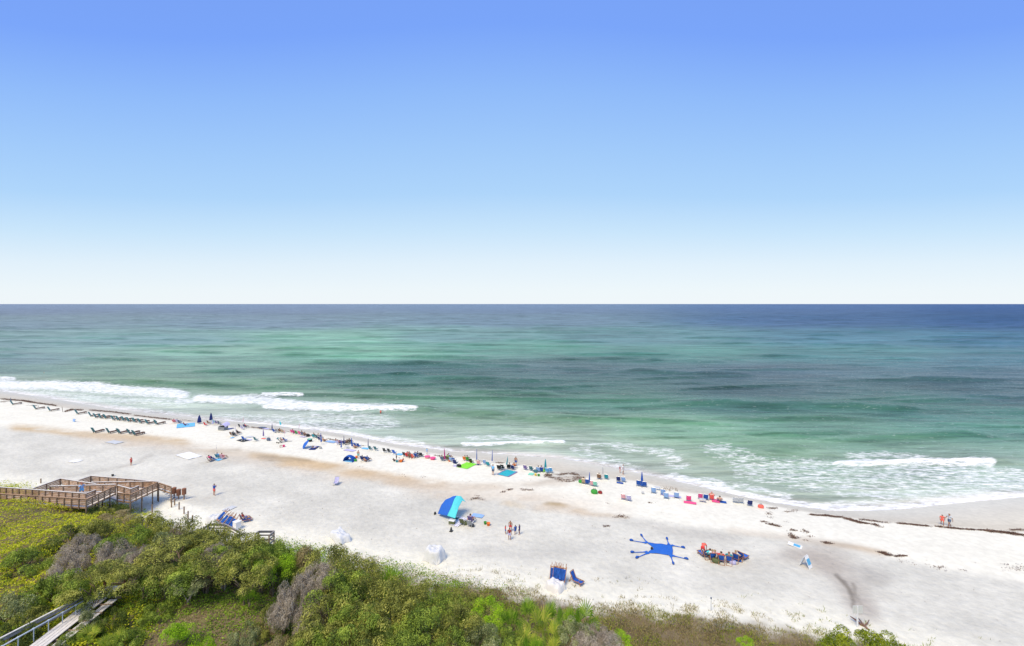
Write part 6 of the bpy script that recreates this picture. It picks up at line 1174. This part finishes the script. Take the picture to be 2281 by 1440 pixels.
# ------------------------------------------------------------------ seaweed, twigs, sand specks: countless
WEED = leaf_mat('seaweed', [(.07,.04,.03),(.13,.075,.055),(.20,.12,.085),(.26,.17,.12)], .05, 1.0)
def weedline(strokes, seed, size=.17):
    rg = np.random.default_rng(seed); out_ = []
    for pts, hw, n in strokes:
        for _ in range(int(n*1.25)):
            k = rg.integers(len(pts)-1); t_ = rg.random(); u = pts[k][0]*(1-t_)+pts[k+1][0]*t_; v = pts[k][1]*(1-t_)+pts[k+1][1]*t_+rg.normal()*hw
            out_.append((u, v))
    uv = np.array(out_); X = np.zeros(len(uv)); Y = np.zeros(len(uv)); z = np.full(len(uv), 1.3)
    for _ in range(12): Y = (CAMZ-z)*F/(uv[:, 1]-CV); X = (uv[:, 0]-CU)/F*Y; z = .5*z+.5*gz(X, Y)
    keep = (vnoise(X*.8, Y*1.8, 5) > .40) | ((uv[:, 0] < 400) & (uv[:, 1] < 942)) | ((uv[:, 0] > 1990) & (uv[:, 1] < 1200)); X, Y, z = X[keep], Y[keep], z[keep]; n = len(X); m_ = 5
    C = np.repeat(np.stack([X, Y, z+.05], 1), m_, 0)+rg.normal(size=(n*m_, 3))*np.array([.22,.09,.03]); N = np.stack([rg.normal(size=n*m_)*.3, rg.normal(size=n*m_)*.3, np.ones(n*m_)], 1)
    return leaves(C, unit(N), size, rg, .35)
ML = [([(0,889),(50,893),(75,897),(125,904)],.9,900),([(0,896),(20,894)],.8,40),([(60,904),(85,905)],.6,30),([(145,917),(160,913),(185,914)],1.0,260),([(200,914),(250,918),(290,923)],.7,420),([(300,926),(345,931),(380,935)],.6,330),([(385,938),(410,936),(430,939)],.6,50),
      ([(560,952),(580,955),(620,960),(660,965),(700,972)],.5,360),([(700,970),(740,980),(775,988)],.5,160),([(800,993),(815,994)],.5,15),([(970,1015),(985,1018),(1015,1019)],.6,60),([(1060,1026),(1080,1030),(1090,1031)],.9,60),([(1105,1031),(1120,1032)],.7,30),
      ([(1215,1060),(1235,1062),(1270,1056),(1290,1062)],2.6,420),([(1240,1068),(1270,1072),(1300,1064)],2.2,110),([(1806,1147),(1840,1149),(1880,1154),(1910,1163)],.9,330),([(1910,1163),(1935,1168)],.8,80),([(1918,1158),(1950,1162),(1980,1166)],.5,60),([(1998,1166),(2070,1173)],.5,120),([(2083,1173),(2150,1180),(2200,1182)],.6,170),([(2200,1183),(2240,1187),(2281,1193)],1.2,260),([(2250,1181),(2281,1181)],.8,30),([(2281,1193),(2400,1205)],1.2,120),([(1945,1168),(1965,1174)],1.0,50),
      ([(1700,1163),(1715,1168),(1735,1173)],1.0,90),([(1710,1133),(1730,1133)],.8,25),([(1750,1140),(1775,1138)],1.2,35),([(1712,1142),(1718,1155)],2.0,14),([(1765,1181),(1770,1183)],1.0,16),([(1815,1203),(1850,1211)],1.0,90),([(1765,1196),(1800,1204)],1.5,40),([(1788,1180),(1805,1196)],2.0,30),([(1760,1190),(1768,1199)],1.5,30),([(1750,1158),(1753,1163)],1,14),
      ([(1960,1230),(1985,1240)],1.2,90),([(1995,1240),(2018,1238)],.9,40),([(2000,1250),(2150,1278)],2.5,22),([(2200,1262),(2281,1266)],3.5,26),([(2060,1262),(2100,1264)],1.0,8),
      ([(1105,1100),(1125,1096)],.9,30),([(1130,1093),(1140,1090)],.8,18),([(1160,1091),(1190,1093)],1.0,26),([(1050,1112),(1075,1108)],1.0,34),([(1055,1104),(1080,1116)],2.5,14),([(1365,1153),(1385,1150),(1400,1156)],1.2,30),([(1348,1174),(1356,1172)],.8,12),([(890,1055),(905,1062)],2,8),([(930,1060),(950,1060)],2,6),([(765,1032),(810,1040)],2.0,14),([(1030,1075),(1052,1074)],1.0,10),([(1350,1120),(1362,1124)],1,6),([(1445,1120),(1455,1121)],.5,6)]
tag(link('seaweed', quads('seaweed', weedline(ML, 9)), WEED), 'dark brown seaweed in broken lines and tufts along the beach', 'seaweed', kind='stuff')
rg = np.random.default_rng(5); g = G(1491,1092); mb = MB()
for k in range(46):
    a_ = rg.random()*6.28; r_ = rg.random()*1.0; x0 = (rg.random()-.5)*3.0; y0 = (rg.random()-.5)*1.4; mb.tube([(x0,y0,0),(x0+math.cos(a_)*r_*.7,y0+math.sin(a_)*r_*.4,.2+rg.random()*.4)], [.03,.01], 3)
tag(link('twig_heap', mb.mesh('twig_heap'), mat('dry_twigs', (.36,.29,.22), .9, .2), loc=g), 'heap of dry brown twigs at the upper beach edge', 'twigs')
# shells, prints and dry scraps scattered on the trampled sand
def specks():
    rg = np.random.default_rng(12); n = 2600; X = rg.uniform(-120, 70, n); Y = rg.uniform(40, 130, n); s = ashore(X, Y); t_ = inland(X, Y)
    k = (s > 14) & (t_ < 0) & (rg.random(n) < .5); X, Y = X[k], Y[k]; C = np.stack([X, Y, gz(X, Y)+.03], 1); return leaves(C, np.tile([0, 0, 1.0], (len(X), 1)), .16, rg, .5)
tag(link('beach_debris', quads('beach_debris', specks()), mat('debris', (.38,.33,.29), .9, .3, 2)), 'scattered scraps of dry weed on the trampled sand', 'debris', kind='stuff')
